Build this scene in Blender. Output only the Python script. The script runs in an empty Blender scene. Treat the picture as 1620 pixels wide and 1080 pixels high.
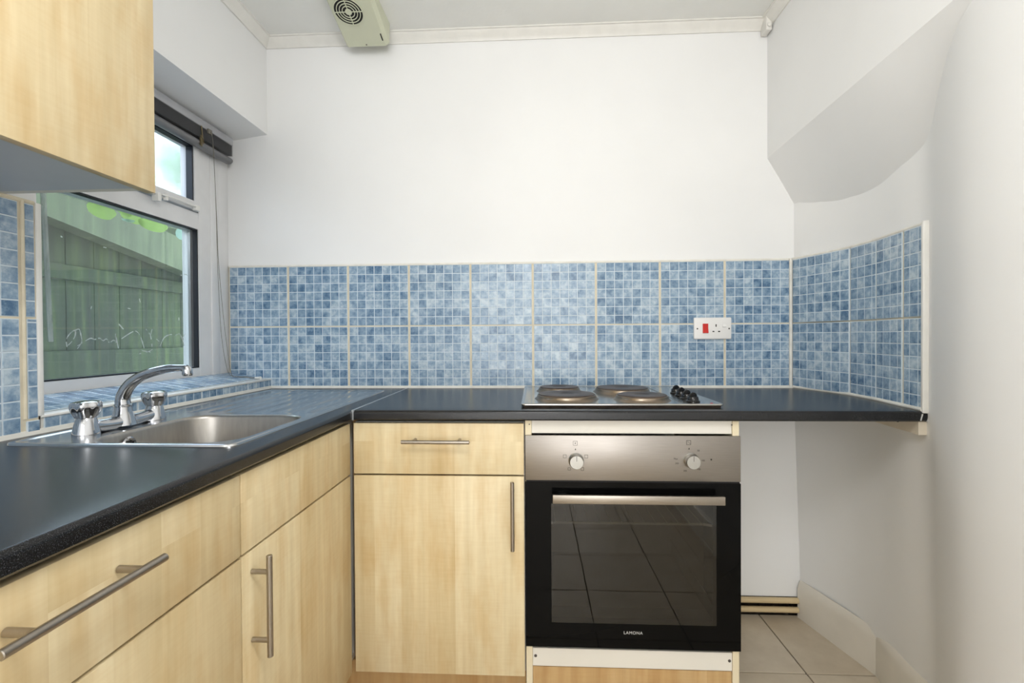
import bpy, bmesh, math, random
from math import pi, sin, cos, radians
from mathutils import Vector, Matrix

random.seed(7)
sc = bpy.context.scene
COL = sc.collection
H = 1.1175

# ---------------------------------------------------------------- camera
cam_d = bpy.data.cameras.new('camera')
cam_d.sensor_fit = 'HORIZONTAL'
cam_d.sensor_width = 36.0
cam_d.lens = 742.5 / 1620 * 36.0
cam_d.clip_start = 0.02
cam = bpy.data.objects.new('camera', cam_d)
COL.objects.link(cam)
cam.matrix_world = (Matrix.Translation((0, 0, H)) @ Matrix.Rotation(0.0483, 4, 'Z')
                    @ Matrix.Rotation(pi / 2 - 0.0104, 4, 'X') @ Matrix.Rotation(-0.00574, 4, 'Z'))
sc.camera = cam

# ---------------------------------------------------------------- world, lights, exposure
sc.view_settings.view_transform = 'Standard'
sc.view_settings.look = 'None'
sc.view_settings.gamma = 1.0
sc.view_settings.use_curve_mapping = False
sc.view_settings.exposure = 0.37

world = bpy.data.worlds.new('overcast_sky')
sc.world = world
world.use_nodes = True
wn, wl = world.node_tree.nodes, world.node_tree.links
wn.clear()
w_out = wn.new('ShaderNodeOutputWorld')
w_bg = wn.new('ShaderNodeBackground')
w_tc = wn.new('ShaderNodeTexCoord')
w_sep = wn.new('ShaderNodeSeparateXYZ')
w_ramp = wn.new('ShaderNodeValToRGB')
w_ramp.color_ramp.elements[0].position = 0.0
w_ramp.color_ramp.elements[0].color = (0.78, 0.86, 0.98, 1)
w_ramp.color_ramp.elements[1].position = 0.7
w_ramp.color_ramp.elements[1].color = (0.62, 0.78, 1.0, 1)
wl.new(w_tc.outputs['Generated'], w_sep.inputs[0])
wl.new(w_sep.outputs['Z'], w_ramp.inputs[0])
wl.new(w_ramp.outputs[0], w_bg.inputs['Color'])
w_bg.inputs['Strength'].default_value = 4.2
wl.new(w_bg.outputs[0], w_out.inputs['Surface'])


def area_light(name, loc, rot, sx, sy, power, color):
    d = bpy.data.lights.new(name, 'AREA')
    d.shape = 'RECTANGLE'
    d.size, d.size_y = sx, sy
    d.energy = power
    d.color = color
    o = bpy.data.objects.new(name, d)
    COL.objects.link(o)
    o.location = loc
    o.rotation_euler = rot
    return o


# unseen fill lights added to brighten the room: rear panel and overhead point
area_light('rear_fill', (-0.1, -2.45, 1.15), (radians(90), 0, 0), 1.7, 2.1, 33, (0.98, 0.99, 1.0))
pl = bpy.data.lights.new('overhead_fill', 'POINT')
pl.energy = 19.5
pl.shadow_soft_size = 0.18
pl.color = (0.985, 0.99, 1.0)
po = bpy.data.objects.new('overhead_fill', pl)
COL.objects.link(po)
po.location = (0.0, 0.15, 1.88)


# ---------------------------------------------------------------- materials
def lin(c):
    r = []
    for v in c:
        v /= 255.0
        r.append(v / 12.92 if v <= 0.04045 else ((v + 0.055) / 1.055) ** 2.4)
    return (r[0], r[1], r[2], 1)


class NT:
    def __init__(self, name):
        self.m = bpy.data.materials.new(name)
        self.m.use_nodes = True
        self.n, self.l = self.m.node_tree.nodes, self.m.node_tree.links
        self.b = self.n['Principled BSDF']
        self.out = self.n['Material Output']

    def node(self, t, **kw):
        nd = self.n.new(t)
        for k, v in kw.items():
            setattr(nd, k, v)
        return nd

    def link(self, a, b):
        self.l.new(a, b)

    def val(self, sock, v):
        self.b.inputs[sock].default_value = v

    def pos(self, scale=(1, 1, 1)):
        g = self.node('ShaderNodeNewGeometry')
        mp = self.node('ShaderNodeMapping')
        mp.inputs['Scale'].default_value = scale
        self.link(g.outputs['Position'], mp.inputs['Vector'])
        return mp.outputs[0]

    def noise(self, vec, scale, detail=3, rough=0.5):
        nz = self.node('ShaderNodeTexNoise')
        nz.inputs['Scale'].default_value = scale
        nz.inputs['Detail'].default_value = detail
        nz.inputs['Roughness'].default_value = rough
        if vec is not None:
            self.link(vec, nz.inputs['Vector'])
        return nz.outputs['Fac']

    def ramp(self, fac, stops):
        r = self.node('ShaderNodeValToRGB')
        cr = r.color_ramp
        while len(cr.elements) < len(stops):
            cr.elements.new(0.5)
        for e, (p, c) in zip(cr.elements, stops):
            e.position = p
            e.color = c
        self.link(fac, r.inputs[0])
        return r.outputs[0]

    def mix(self, fac, a, b, mode='MIX'):
        mx = self.node('ShaderNodeMix', data_type='RGBA', blend_type=mode)
        for s, v in ((0, fac), (6, a), (7, b)):
            if isinstance(v, (int, float, tuple)):
                mx.inputs[s].default_value = v
            else:
                self.link(v, mx.inputs[s])
        return mx.outputs[2]

    def bump(self, h, strength=0.1, dist=0.01):
        bp = self.node('ShaderNodeBump')
        bp.inputs['Strength'].default_value = strength
        bp.inputs['Distance'].default_value = dist
        self.link(h, bp.inputs['Height'])
        self.link(bp.outputs[0], self.b.inputs['Normal'])


def plain(name, rgb, rough=0.5, metal=0.0, var=0.0, vscale=8, bump=0.0, coat=0.0):
    t = NT(name)
    t.val('Roughness', rough)
    t.val('Metallic', metal)
    t.val('Coat Weight', coat)
    c = lin(rgb)
    p = t.pos()
    nz = t.noise(p, vscale, 4)
    k = 1 - var
    dk = (c[0] * k, c[1] * k, c[2] * k, 1)
    t.link(t.ramp(nz, [(0.3, dk), (0.65, c)]), t.b.inputs['Base Color'])
    if bump:
        t.bump(t.noise(p, vscale * 12, 2), bump, 0.002)
    return t.m


M = {}
M['wall'] = plain('white_wall_paint', (239, 239, 238), 0.6, var=0.035, vscale=2.5, bump=0.12)
M['ceiling'] = plain('white_ceiling_paint', (240, 240, 236), 0.7, var=0.05, vscale=5, bump=0.25)
M['cornice'] = plain('white_gloss_paint', (232, 230, 224), 0.35, var=0.06, vscale=20)
M['skirting'] = plain('cream_gloss_paint', (226, 220, 208), 0.35, var=0.05, vscale=12)
M['pvc'] = plain('white_pvc', (228, 228, 228), 0.32, var=0.05, vscale=14)
M['trim_white'] = plain('white_plastic_trim', (236, 235, 230), 0.35, var=0.05, vscale=25)
M['sealant'] = plain('aged_white_sealant', (232, 229, 220), 0.5, var=0.14, vscale=30)
M['grout'] = plain('cream_grout', (222, 212, 188), 0.8, var=0.16, vscale=22)
M['floor_grout'] = plain('dark_floor_grout', (70, 60, 52), 0.9, var=0.2, vscale=20)
M['gasket'] = plain('black_rubber_gasket', (26, 30, 38), 0.5)
M['carcass'] = plain('white_melamine', (226, 222, 212), 0.4, var=0.04, vscale=6)
M['carcass_shaded'] = plain('white_melamine_shaded', (196, 202, 208), 0.45, var=0.05, vscale=10)  # white panel; the underside's shade is put into a greyer base colour
M['melamine_edge'] = plain('cream_melamine_edge', (226, 214, 184), 0.5, var=0.06, vscale=10)
M['black_plastic'] = plain('black_plastic', (16, 16, 17), 0.22)
M['rough_dark'] = plain('dark_rubble', (62, 50, 40), 0.95, var=0.6, vscale=40, bump=0.6)
M['pipe'] = plain('cream_painted_pipe', (214, 192, 150), 0.4, var=0.1, vscale=15)
M['socket'] = plain('white_moulded_plastic', (238, 236, 233), 0.25, var=0.02)
M['red'] = plain('red_rocker_plastic', (205, 45, 38), 0.25)
M['dark_hole'] = plain('dark_slot', (20, 18, 18), 0.8)
M['fan'] = plain('aged_cream_plastic', (206, 208, 184), 0.4, var=0.04, vscale=10)
M['batten'] = plain('painted_batten', (228, 218, 200), 0.5, var=0.08, vscale=14)
M['blind'] = plain('grey_blind_aluminium', (120, 120, 122), 0.35, 0.3, var=0.1, vscale=20)
M['blind_light'] = plain('pale_grey_rail', (176, 177, 180), 0.35, 0.2, var=0.08, vscale=20)
M['cord'] = plain('grey_cord', (120, 116, 106), 0.8)
M['brass'] = plain('aged_brass', (112, 100, 72), 0.5, 0.5)
M['black_paint'] = plain('black_printing', (32, 28, 26), 0.6)
M['white_print'] = plain('pale_printing', (200, 200, 198), 0.6)
M['scratch'] = plain('white_residue', (205, 214, 214), 0.9)
M['screw'] = plain('steel_screw', (90, 85, 80), 0.4, 0.8)
M['aluminium'] = plain('aluminium_strip', (200, 203, 206), 0.3, 0.85, var=0.08, vscale=30)
M['concrete'] = plain('outdoor_concrete', (120, 122, 115), 0.9, var=0.3, vscale=6)
M['bark'] = plain('bark', (96, 82, 66), 0.9, var=0.4, vscale=20)
M['enamel'] = plain('grey_oven_enamel', (84, 82, 76), 0.35, var=0.1, vscale=10)


def brushed(name, rgb, rough, axis_scale, var=0.12, bumpk=0.05):
    t = NT(name)
    t.val('Metallic', 1.0)
    p = t.pos(axis_scale)
    nz = t.noise(p, 1.0, 4, 0.6)
    c = lin(rgb)
    dk = (c[0] * (1 - var), c[1] * (1 - var), c[2] * (1 - var), 1)
    t.link(t.ramp(nz, [(0.3, dk), (0.7, c)]), t.b.inputs['Base Color'])
    big = t.noise(t.pos(), 7, 3)
    mr = t.node('ShaderNodeMapRange')
    mr.inputs['To Min'].default_value = rough * 0.75
    mr.inputs['To Max'].default_value = rough * 1.3
    t.link(big, mr.inputs['Value'])
    t.link(mr.outputs[0], t.b.inputs['Roughness'])
    t.bump(nz, bumpk, 0.001)
    return t.m


M['panel_steel'] = brushed('brushed_steel_panel', (160, 154, 148), 0.36, (18, 18, 900))
M['sink_steel'] = brushed('sink_steel', (196, 197, 198), 0.2, (400, 25, 60), 0.08, 0.03)
M['bowl_steel'] = brushed('bowl_steel', (176, 172, 166), 0.34, (90, 90, 12), 0.15, 0.05)
M['hob_steel'] = brushed('hob_steel', (200, 198, 194), 0.2, (30, 300, 60), 0.08, 0.03)
M['handle_steel'] = brushed('satin_nickel', (168, 160, 150), 0.32, (300, 300, 300), 0.08, 0.02)
M['knob_alu'] = brushed('turned_aluminium', (180, 179, 175), 0.28, (200, 200, 200), 0.06, 0.02)
M['ring_steel'] = brushed('heat_tinted_steel', (150, 136, 120), 0.3, (60, 60, 60), 0.2, 0.02)
M['chrome'] = brushed('chrome', (190, 192, 196), 0.07, (10, 10, 10), 0.03, 0.0)


def mat_iron():
    t = NT('hotplate_iron')
    t.val('Roughness', 0.42)
    t.val('Metallic', 0.35)
    nz = t.noise(t.pos(), 18, 4)
    t.link(t.ramp(nz, [(0.3, lin((52, 42, 38))), (0.7, lin((92, 76, 66)))]), t.b.inputs['Base Color'])
    return t.m


M['iron'] = mat_iron()


def mat_maple(name, c1, c2):
    t = NT(name)
    t.val('Roughness', 0.42)
    g = t.node('ShaderNodeNewGeometry')
    sp = t.node('ShaderNodeSeparateXYZ')
    t.link(g.outputs['Position'], sp.inputs[0])
    ad = t.node('ShaderNodeMath', operation='SUBTRACT')
    t.link(sp.outputs['X'], ad.inputs[0])
    t.link(sp.outputs['Y'], ad.inputs[1])
    cb = t.node('ShaderNodeCombineXYZ')
    t.link(sp.outputs['Z'], cb.inputs['X'])
    t.link(ad.outputs[0], cb.inputs['Y'])
    br = t.node('ShaderNodeTexBrick')
    br.offset = 0.37
    br.inputs['Color1'].default_value = (0, 0, 0, 1)
    br.inputs['Color2'].default_value = (1, 1, 1, 1)
    br.inputs['Mortar'].default_value = (0.5, 0.5, 0.5, 1)
    br.inputs['Scale'].default_value = 1.0
    br.inputs['Mortar Size'].default_value = 0.0
    br.inputs['Brick Width'].default_value = 1.3
    br.inputs['Row Height'].default_value = 0.078
    t.link(cb.outputs[0], br.inputs['Vector'])
    mp = t.node('ShaderNodeMapping')
    mp.inputs['Scale'].default_value = (2.2, 38, 1)
    t.link(cb.outputs[0], mp.inputs['Vector'])
    # every stave gets its own slice of the grain
    off = t.node('ShaderNodeVectorMath', operation='ADD')
    sc3 = t.node('ShaderNodeVectorMath', operation='SCALE')
    sc3.inputs['Scale'].default_value = 9.0
    t.link(br.outputs['Color'], sc3.inputs[0])
    t.link(mp.outputs[0], off.inputs[0])
    t.link(sc3.outputs[0], off.inputs[1])
    grain = t.noise(off.outputs[0], 1.0, 5, 0.55)
    mp2 = t.node('ShaderNodeMapping')
    mp2.inputs['Scale'].default_value = (5, 16, 1)
    t.link(cb.outputs[0], mp2.inputs['Vector'])
    fig = t.noise(mp2.outputs[0], 1.0, 3, 0.6)
    mp3 = t.node('ShaderNodeMapping')
    mp3.inputs['Scale'].default_value = (150, 14, 1)
    t.link(cb.outputs[0], mp3.inputs['Vector'])
    curl = t.noise(mp3.outputs[0], 1.0, 2, 0.5)
    base = t.ramp(grain, [(0.25, c1), (0.7, c2)])
    b = lin((255, 255, 255))
    c = t.mix(0.5, base, t.ramp(br.outputs['Color'], [(0, lin((234, 222, 200))), (1, b)]), 'MULTIPLY')
    c = t.mix(0.45, c, t.ramp(fig, [(0.35, lin((236, 216, 184))), (0.55, b)]), 'MULTIPLY')
    c = t.mix(0.12, c, t.ramp(curl, [(0.35, lin((232, 216, 192))), (0.6, b)]), 'MULTIPLY')
    t.link(c, t.b.inputs['Base Color'])
    t.bump(grain, 0.03, 0.001)
    return t.m


M['maple'] = mat_maple('maple_laminate', lin((212, 195, 156)), lin((231, 217, 182)))
M['oak'] = mat_maple('plinth_laminate', lin((184, 150, 102)), lin((206, 176, 130)))


def mat_worktop():
    t = NT('charcoal_worktop')
    p = t.pos()
    vz = t.noise(p, 800, 2, 0.7)
    big = t.noise(p, 60, 3, 0.6)
    c = t.ramp(vz, [(0.42, lin((13, 14, 16))), (0.58, lin((30, 31, 34))), (0.72, lin((84, 86, 90)))])
    c = t.mix(0.35, c, t.ramp(big, [(0.35, lin((120, 120, 125))), (0.65, lin((255, 255, 255)))]), 'MULTIPLY')
    t.link(c, t.b.inputs['Base Color'])
    t.val('Roughness', 0.27)
    t.val('Specular IOR Level', 0.42)
    t.bump(t.noise(p, 500, 2), 0.12, 0.0006)
    return t.m


M['worktop'] = mat_worktop()


def mat_mosaic():
    t = NT('blue_mosaic_glaze')
    at = t.node('ShaderNodeAttribute', attribute_name='cell')
    oi = t.node('ShaderNodeObjectInfo')
    tc = t.node('ShaderNodeTexCoord')
    ad = t.node('ShaderNodeVectorMath', operation='ADD')
    sc3 = t.node('ShaderNodeMath', operation='MULTIPLY')
    sc3.inputs[1].default_value = 3.0
    t.link(oi.outputs['Random'], sc3.inputs[0])
    t.link(tc.outputs['Object'], ad.inputs[0])
    t.link(sc3.outputs[0], ad.inputs[1])
    blot = t.noise(ad.outputs[0], 42, 5, 0.65)
    large = t.noise(ad.outputs[0], 7, 2)
    m1 = t.node('ShaderNodeMath', operation='MULTIPLY_ADD')   # cell*0.42 + blot
    t.link(at.outputs['Fac'], m1.inputs[0])
    m1.inputs[1].default_value = 0.40
    bm_ = t.node('ShaderNodeMath', operation='MULTIPLY')
    bm_.inputs[1].default_value = 1.8
    t.link(blot, bm_.inputs[0])
    t.link(bm_.outputs[0], m1.inputs[2])
    m2 = t.node('ShaderNodeMath', operation='MULTIPLY_ADD')
    t.link(large, m2.inputs[0])
    m2.inputs[1].default_value = 0.45
    t.link(m1.outputs[0], m2.inputs[2])
    mr = t.node('ShaderNodeMapRange')
    mr.inputs['From Min'].default_value = 0.92
    mr.inputs['From Max'].default_value = 1.74
    t.link(m2.outputs[0], mr.inputs['Value'])
    c = t.ramp(mr.outputs[0], [(0.0, lin((82, 112, 142))), (0.25, lin((114, 142, 168))),
                               (0.6, lin((146, 169, 190))), (1.0, lin((190, 205, 214)))])
    t.link(c, t.b.inputs['Base Color'])
    t.val('Roughness', 0.16)
    return t.m


M['mosaic'] = mat_mosaic()
M['mosaic_line'] = plain('pale_mosaic_line', (206, 218, 226), 0.3, var=0.05, vscale=30)


def mat_floor():
    t = NT('beige_ceramic')
    oi = t.node('ShaderNodeObjectInfo')
    p = t.pos()
    nz = t.noise(p, 9, 5, 0.6)
    c = t.ramp(nz, [(0.3, lin((196, 182, 160))), (0.7, lin((214, 202, 182)))])
    c = t.mix(0.25, c, t.ramp(oi.outputs['Random'], [(0, lin((225, 218, 205))), (1, lin((255, 255, 255)))]), 'MULTIPLY')
    t.link(c, t.b.inputs['Base Color'])
    t.val('Roughness', 0.34)
    t.bump(nz, 0.05, 0.003)
    return t.m


M['floor_tile'] = mat_floor()


def mat_glass(name, tint, haze=0.0, rough=0.02, boost=1.0, ior=1.5):
    t = NT(name)
    t.n.remove(t.b)
    tr = t.node('ShaderNodeBsdfTransparent')
    tr.inputs[0].default_value = tint
    gl = t.node('ShaderNodeBsdfGlossy')
    gl.inputs['Roughness'].default_value = rough
    gl.inputs['Color'].default_value = (boost, boost, boost, 1)
    fr = t.node('ShaderNodeFresnel')
    fr.inputs['IOR'].default_value = ior
    df = t.node('ShaderNodeBsdfDiffuse')
    df.inputs['Color'].default_value = lin((200, 210, 208))
    m0 = t.node('ShaderNodeMixShader')
    nz = t.noise(t.pos((8, 8, 1.2)), 3.0, 4, 0.6)
    mr = t.node('ShaderNodeMapRange')
    mr.inputs['From Min'].default_value = 0.35
    mr.inputs['From Max'].default_value = 0.75
    mr.inputs['To Max'].default_value = haze
    mr.inputs['To Min'].default_value = haze * 0.2
    t.link(nz, mr.inputs['Value'])
    t.link(mr.outputs[0], m0.inputs[0])
    t.link(tr.outputs[0], m0.inputs[1])
    t.link(df.outputs[0], m0.inputs[2])
    # reflect at the outer surface only: a thin pane has no total reflection inside
    ge = t.node('ShaderNodeNewGeometry')
    inv = t.node('ShaderNodeMath', operation='SUBTRACT')
    inv.inputs[0].default_value = 1.0
    t.link(ge.outputs['Backfacing'], inv.inputs[1])
    mu = t.node('ShaderNodeMath', operation='MULTIPLY')
    t.link(fr.outputs[0], mu.inputs[0])
    t.link(inv.outputs[0], mu.inputs[1])
    m1 = t.node('ShaderNodeMixShader')
    t.link(mu.outputs[0], m1.inputs[0])
    t.link(m0.outputs[0], m1.inputs[1])
    t.link(gl.outputs[0], m1.inputs[2])
    t.link(m1.outputs[0], t.out.inputs['Surface'])
    return t.m


M['glass'] = mat_glass('window_glass', (0.93, 0.96, 0.95, 1), 0.10)
M['oven_window'] = mat_glass('tinted_oven_glass', (0.5, 0.48, 0.44, 1), 0.0, 0.02, 1.0, 1.62)
M['clear_plastic'] = mat_glass('clear_acrylic', (0.9, 0.92, 0.93, 1), 0.9, 0.1)


def mat_frosted():
    t = NT('obscured_fanlight_glass')
    t.val('Base Color', (0.96, 0.98, 1, 1))
    t.val('Roughness', 0.22)
    t.val('Transmission Weight', 1.0)
    t.val('IOR', 1.12)
    return t.m


M['frosted'] = mat_frosted()


def mat_oven_glass():
    t = NT('black_oven_glass')
    t.val('Base Color', (0.003, 0.003, 0.003, 1))
    t.val('Roughness', 0.05)
    t.val('Specular IOR Level', 0.10)
    return t.m


M['black_glass'] = mat_oven_glass()


def mat_fence(name, dark, mid, light):
    t = NT(name)
    oi = t.node('ShaderNodeObjectInfo')
    n1 = t.noise(t.pos((4, 26, 1.5)), 1.0, 5, 0.6)
    n2 = t.noise(t.pos(), 2.2, 3)
    c = t.ramp(n1, [(0.3, dark), (0.55, mid), (0.8, light)])
    c = t.mix(0.5, c, t.ramp(n2, [(0.35, lin((150, 160, 140))), (0.65, lin((245, 255, 225)))]), 'MULTIPLY')
    c = t.mix(0.4, c, t.ramp(oi.outputs['Random'], [(0, lin((190, 200, 190))), (1, lin((255, 255, 255)))]), 'MULTIPLY')
    t.link(c, t.b.inputs['Base Color'])
    t.val('Roughness', 0.85)
    t.bump(n1, 0.3, 0.004)
    return t.m


M['fence'] = mat_fence('mossy_fence_wood', lin((38, 44, 30)), lin((54, 66, 38)), lin((92, 104, 56)))
M['fence_top'] = mat_fence('pale_weathered_wood', lin((78, 84, 66)), lin((96, 104, 80)), lin((120, 128, 98)))


def mat_leaf(name, rgb):
    t = NT(name)
    c = lin(rgb)
    t.val('Base Color', c)
    t.val('Roughness', 0.5)
    nz = t.noise(t.pos(), 30, 2)
    t.link(t.ramp(nz, [(0.3, (c[0] * .75, c[1] * .8, c[2] * .7, 1)), (0.7, c)]), t.b.inputs['Base Color'])
    tl = t.node('ShaderNodeBsdfTranslucent')
    tl.inputs[0].default_value = c
    mx = t.node('ShaderNodeMixShader')
    mx.inputs[0].default_value = 0.45
    t.link(t.b.outputs[0], mx.inputs[1])
    t.link(tl.outputs[0], mx.inputs[2])
    t.link(mx.outputs[0], t.out.inputs['Surface'])
    return t.m


M['lime'] = mat_leaf('lime_leaf', (160, 188, 100))
M['pale_leaf'] = mat_leaf('pale_leaf', (170, 200, 180))
M['tree_leaf'] = mat_leaf('tree_leaf', (110, 150, 100))

# ---------------------------------------------------------------- mesh helpers
OFF = {}


def nb():
    return bmesh.new()


def box(bm, x0, x1, y0, y1, z0, z1, bev=0.0, seg=2, rot=None, piv=None):
    mt = Matrix.Translation(((x0 + x1) / 2, (y0 + y1) / 2, (z0 + z1) / 2)) @ Matrix.Diagonal((x1 - x0, y1 - y0, z1 - z0, 1))
    r = bmesh.ops.create_cube(bm, size=1.0, matrix=mt)
    vs = r['verts']
    if bev > 0:
        es = list({e for v in vs for e in v.link_edges})
        b = bmesh.ops.bevel(bm, geom=es, offset=bev, segments=seg, profile=0.5, affect='EDGES')
        vs = list({v for f in b['faces'] for v in f.verts} | {v for v in vs if v.is_valid})
    if rot is not None:
        bmesh.ops.rotate(bm, cent=piv or (0, 0, 0), matrix=rot, verts=vs)
    return vs


def tube(bm, pts, r, seg=12, caps=True):
    pts = [Vector(p) for p in pts]
    rs = r if isinstance(r, (list, tuple)) else [r] * len(pts)
    rings = []
    up = None
    for i, p in enumerate(pts):
        if i == 0:
            d = pts[1] - p
        elif i == len(pts) - 1:
            d = p - pts[i - 1]
        else:
            d = (pts[i + 1] - p).normalized() + (p - pts[i - 1]).normalized()
        d.normalize()
        if up is None:
            a = Vector((0, 0, 1)) if abs(d.z) < 0.9 else Vector((1, 0, 0))
            up = d.cross(a).normalized()
        up = (up - d * up.dot(d)).normalized()
        s = d.cross(up)
        rings.append([bm.verts.new(p + (up * cos(2 * pi * k / seg) + s * sin(2 * pi * k / seg)) * rs[i]) for k in range(seg)])
    for a, b in zip(rings, rings[1:]):
        for k in range(seg):
            bm.faces.new((a[k], a[(k + 1) % seg], b[(k + 1) % seg], b[k]))
    if caps:
        bm.faces.new(rings[0][::-1])
        bm.faces.new(rings[-1])


def spline(pts, n=6):
    pts = [Vector(p) for p in pts]
    out = []
    for i in range(len(pts) - 1):
        p0 = pts[max(i - 1, 0)]
        p1, p2 = pts[i], pts[i + 1]
        p3 = pts[min(i + 2, len(pts) - 1)]
        for k in range(n):
            t = k / n
            out.append(0.5 * ((2 * p1) + (p2 - p0) * t + (2 * p0 - 5 * p1 + 4 * p2 - p3) * t * t + (3 * p1 - p0 - 3 * p2 + p3) * t ** 3))
    out.append(pts[-1])
    return out


def lathe(bm, prof, c=(0, 0, 0), axis='Z', seg=32, mod=None):
    c = Vector(c)
    rings = []
    for (r, h) in prof:
        ring = []
        for k in range(seg):
            a = 2 * pi * k / seg
            rr = r * (mod(a, h) if mod else 1)
            x, y = rr * cos(a), rr * sin(a)
            if axis == 'Z':
                v = Vector((x, y, h))
            elif axis == 'Y-':
                v = Vector((x, -h, y))
            elif axis == 'X':
                v = Vector((h, x, y))
            ring.append(bm.verts.new(c + v))
        rings.append(ring)
    for a, b in zip(rings, rings[1:]):
        for k in range(seg):
            bm.faces.new((a[k], a[(k + 1) % seg], b[(k + 1) % seg], b[k]))
    bm.faces.new(rings[0][::-1])
    bm.faces.new(rings[-1])


def prism(bm, poly, a, b, axis):
    """poly 2d; axis X: (y,z), Y: (x,z), Z: (x,y)"""
    def mk(p, t):
        return {'X': (t, p[0], p[1]), 'Y': (p[0], t, p[1]), 'Z': (p[0], p[1], t)}[axis]
    A = [bm.verts.new(mk(p, a)) for p in poly]
    B = [bm.verts.new(mk(p, b)) for p in poly]
    n = len(poly)
    for i in range(n):
        bm.faces.new((A[i], A[(i + 1) % n], B[(i + 1) % n], B[i]))
    bm.faces.new(A[::-1])
    bm.faces.new(B)


def finish(bm, name, smooth=True, angle=35):
    bmesh.ops.recalc_face_normals(bm, faces=bm.faces)
    me = bpy.data.meshes.new(name)
    bm.to_mesh(me)
    bm.free()
    if smooth:
        me.shade_smooth()
        me.set_sharp_from_angle(angle=radians(angle))
    return me


def obj(name, bm, mat, parent=None, smooth=True, angle=35, **props):
    off = Vector((0, 0, 0))
    if parent is not None:
        off = OFF.get(parent.name, Vector((0, 0, 0)))
        bmesh.ops.translate(bm, vec=-off, verts=bm.verts)
    me = finish(bm, name, smooth, angle)
    me.materials.append(M[mat] if isinstance(mat, str) else mat)
    o = bpy.data.objects.new(name, me)
    COL.objects.link(o)
    if parent is not None:
        o.parent = parent
        OFF[o.name] = off
    for k, v in props.items():
        o[k] = v
    return o


def thing(name, label, cat, loc, group=None):
    o = bpy.data.objects.new(name, None)
    o.empty_display_size = 0.1
    COL.objects.link(o)
    o.location = loc
    OFF[o.name] = Vector(loc)
    o['label'] = label
    o['category'] = cat
    if group:
        o['group'] = group
    return o


def tag(o, label, cat, group=None):
    o['label'] = label
    o['category'] = cat
    if group:
        o['group'] = group
    return o


def struct(name, bm, mat, smooth=True, angle=35):
    o = obj(name, bm, mat, None, smooth, angle)
    o['kind'] = 'structure'
    return o


# ================================================================ SETTING
YB, XL, XW = 1.911, -1.107, -1.275
XR = 0.923
ZC = 2.353
ZT = 0.91            # worktop top
REAR = -2.6
LEAN = 0.03

CURVE = [(REAR, XR), (0.65, XR), (0.85, 0.923), (0.98, 0.928), (1.08, 0.946), (1.16, 0.978), (1.24, 1.018), (1.318, 1.056), (1.42, 1.068),
         (1.55, 1.085), (1.68, 1.085), (1.80, 1.058), (1.911, 1.022)]


def xlow(y):
    for i in range(len(CURVE) - 1):
        y0, y1 = CURVE[i][0], CURVE[i + 1][0]
        if y <= y1:
            p0 = CURVE[max(i - 1, 0)]
            p1, p2 = CURVE[i], CURVE[i + 1]
            p3 = CURVE[min(i + 2, len(CURVE) - 1)]
            t = (y - y0) / (y1 - y0)
            m1 = (p2[1] - p0[1]) / max(p2[0] - p0[0], 1e-6) * (y1 - y0)
            m2 = (p3[1] - p1[1]) / max(p3[0] - p1[0], 1e-6) * (y1 - y0)
            return ((2 * t**3 - 3 * t * t + 1) * p1[1] + (t**3 - 2 * t * t + t) * m1
                    + (-2 * t**3 + 3 * t * t) * p2[1] + (t**3 - t * t) * m2)
    return CURVE[-1][1]


def lean(y):
    return LEAN * min(1, max(0, (y - 1.08) / 0.25))


def ztop(y):
    return 1.817 + 0.035 * (1.911 - y) / 0.85 if y > 1.05 else 1.852


# floor slab, ceiling
b = nb(); box(b, -1.45, 1.3, REAR - 0.1, 2.05, -0.12, -0.007)
floor = struct('floor', b, 'floor_grout')
b = nb(); box(b, -1.45, 1.3, REAR - 0.1, 2.05, ZC, ZC + 0.1)
struct('ceiling', b, 'ceiling')
# floor tiles
P = 0.333
b = nb(); box(b, 0.0022, P - 0.0022, 0.0022, P - 0.0022, -0.007, 0.0, 0.0012, 1)
tile_me = finish(b, 'floor_tile')
tile_me.materials.append(M['floor_tile'])
x = 0.891 - 6 * P
while x < 1.2:
    y = 1.582 - 12 * P
    while y < 1.7:
        o = bpy.data.objects.new('tile', tile_me)
        COL.objects.link(o)
        o.parent = floor
        o.location = (x, y, random.uniform(-0.0004, 0.0004))
        y += P
    x += P

# back wall: main slab with a rubble gap low down behind the pipes
b = nb()
box(b, -1.45, 0.56, YB, YB + 0.12, -0.01, ZC)
box(b, 0.56, 1.35, YB, YB + 0.12, 0.076, ZC)
box(b, 0.56, 1.35, YB + 0.04, YB + 0.12, -0.01, 0.088)
wall_back = struct('wall_back', b, 'wall')
b = nb()
for i in range(70):
    x = random.uniform(0.57, 1.06); s = random.uniform(0.006, 0.016)
    r = bmesh.ops.create_icosphere(b, subdivisions=1, radius=s, matrix=Matrix.Translation((x, YB + random.uniform(0.005, 0.045), random.uniform(0.0, 0.03))))
box(b, 0.56, 1.1, YB + 0.03, YB + 0.039, -0.005, 0.088)
o = obj('rubble', b, 'rough_dark', wall_back, smooth=False)
o['kind'] = 'stuff'

# left wall with window opening y 0.996..1.911, z 0.93..1.95
WT = 1.948
b = nb()
box(b, -1.40, XL, REAR, 0.996, -0.01, ZC)
box(b, -1.40, XL - 0.002, 0.99, YB + 0.05, -0.01, 0.930)
prism(b, [(XL, ZC), (-1.40, ZC), (-1.40, WT - 0.03), (XW - 0.03, 1.934), (XL, 1.963)], 0.99, YB + 0.05, 'Y')
wall_left = struct('wall_left', b, 'wall')

# right wall: alcove under a sloping soffit, concave below, rounded into the near wall
ys = [REAR, -1.5, 0, 0.4, 0.6, 0.65] + [0.70 + i * 0.0233 for i in range(53)]
ys = [y for y in ys if y < YB - 0.005] + [YB + 0.02]
b = nb()


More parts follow.
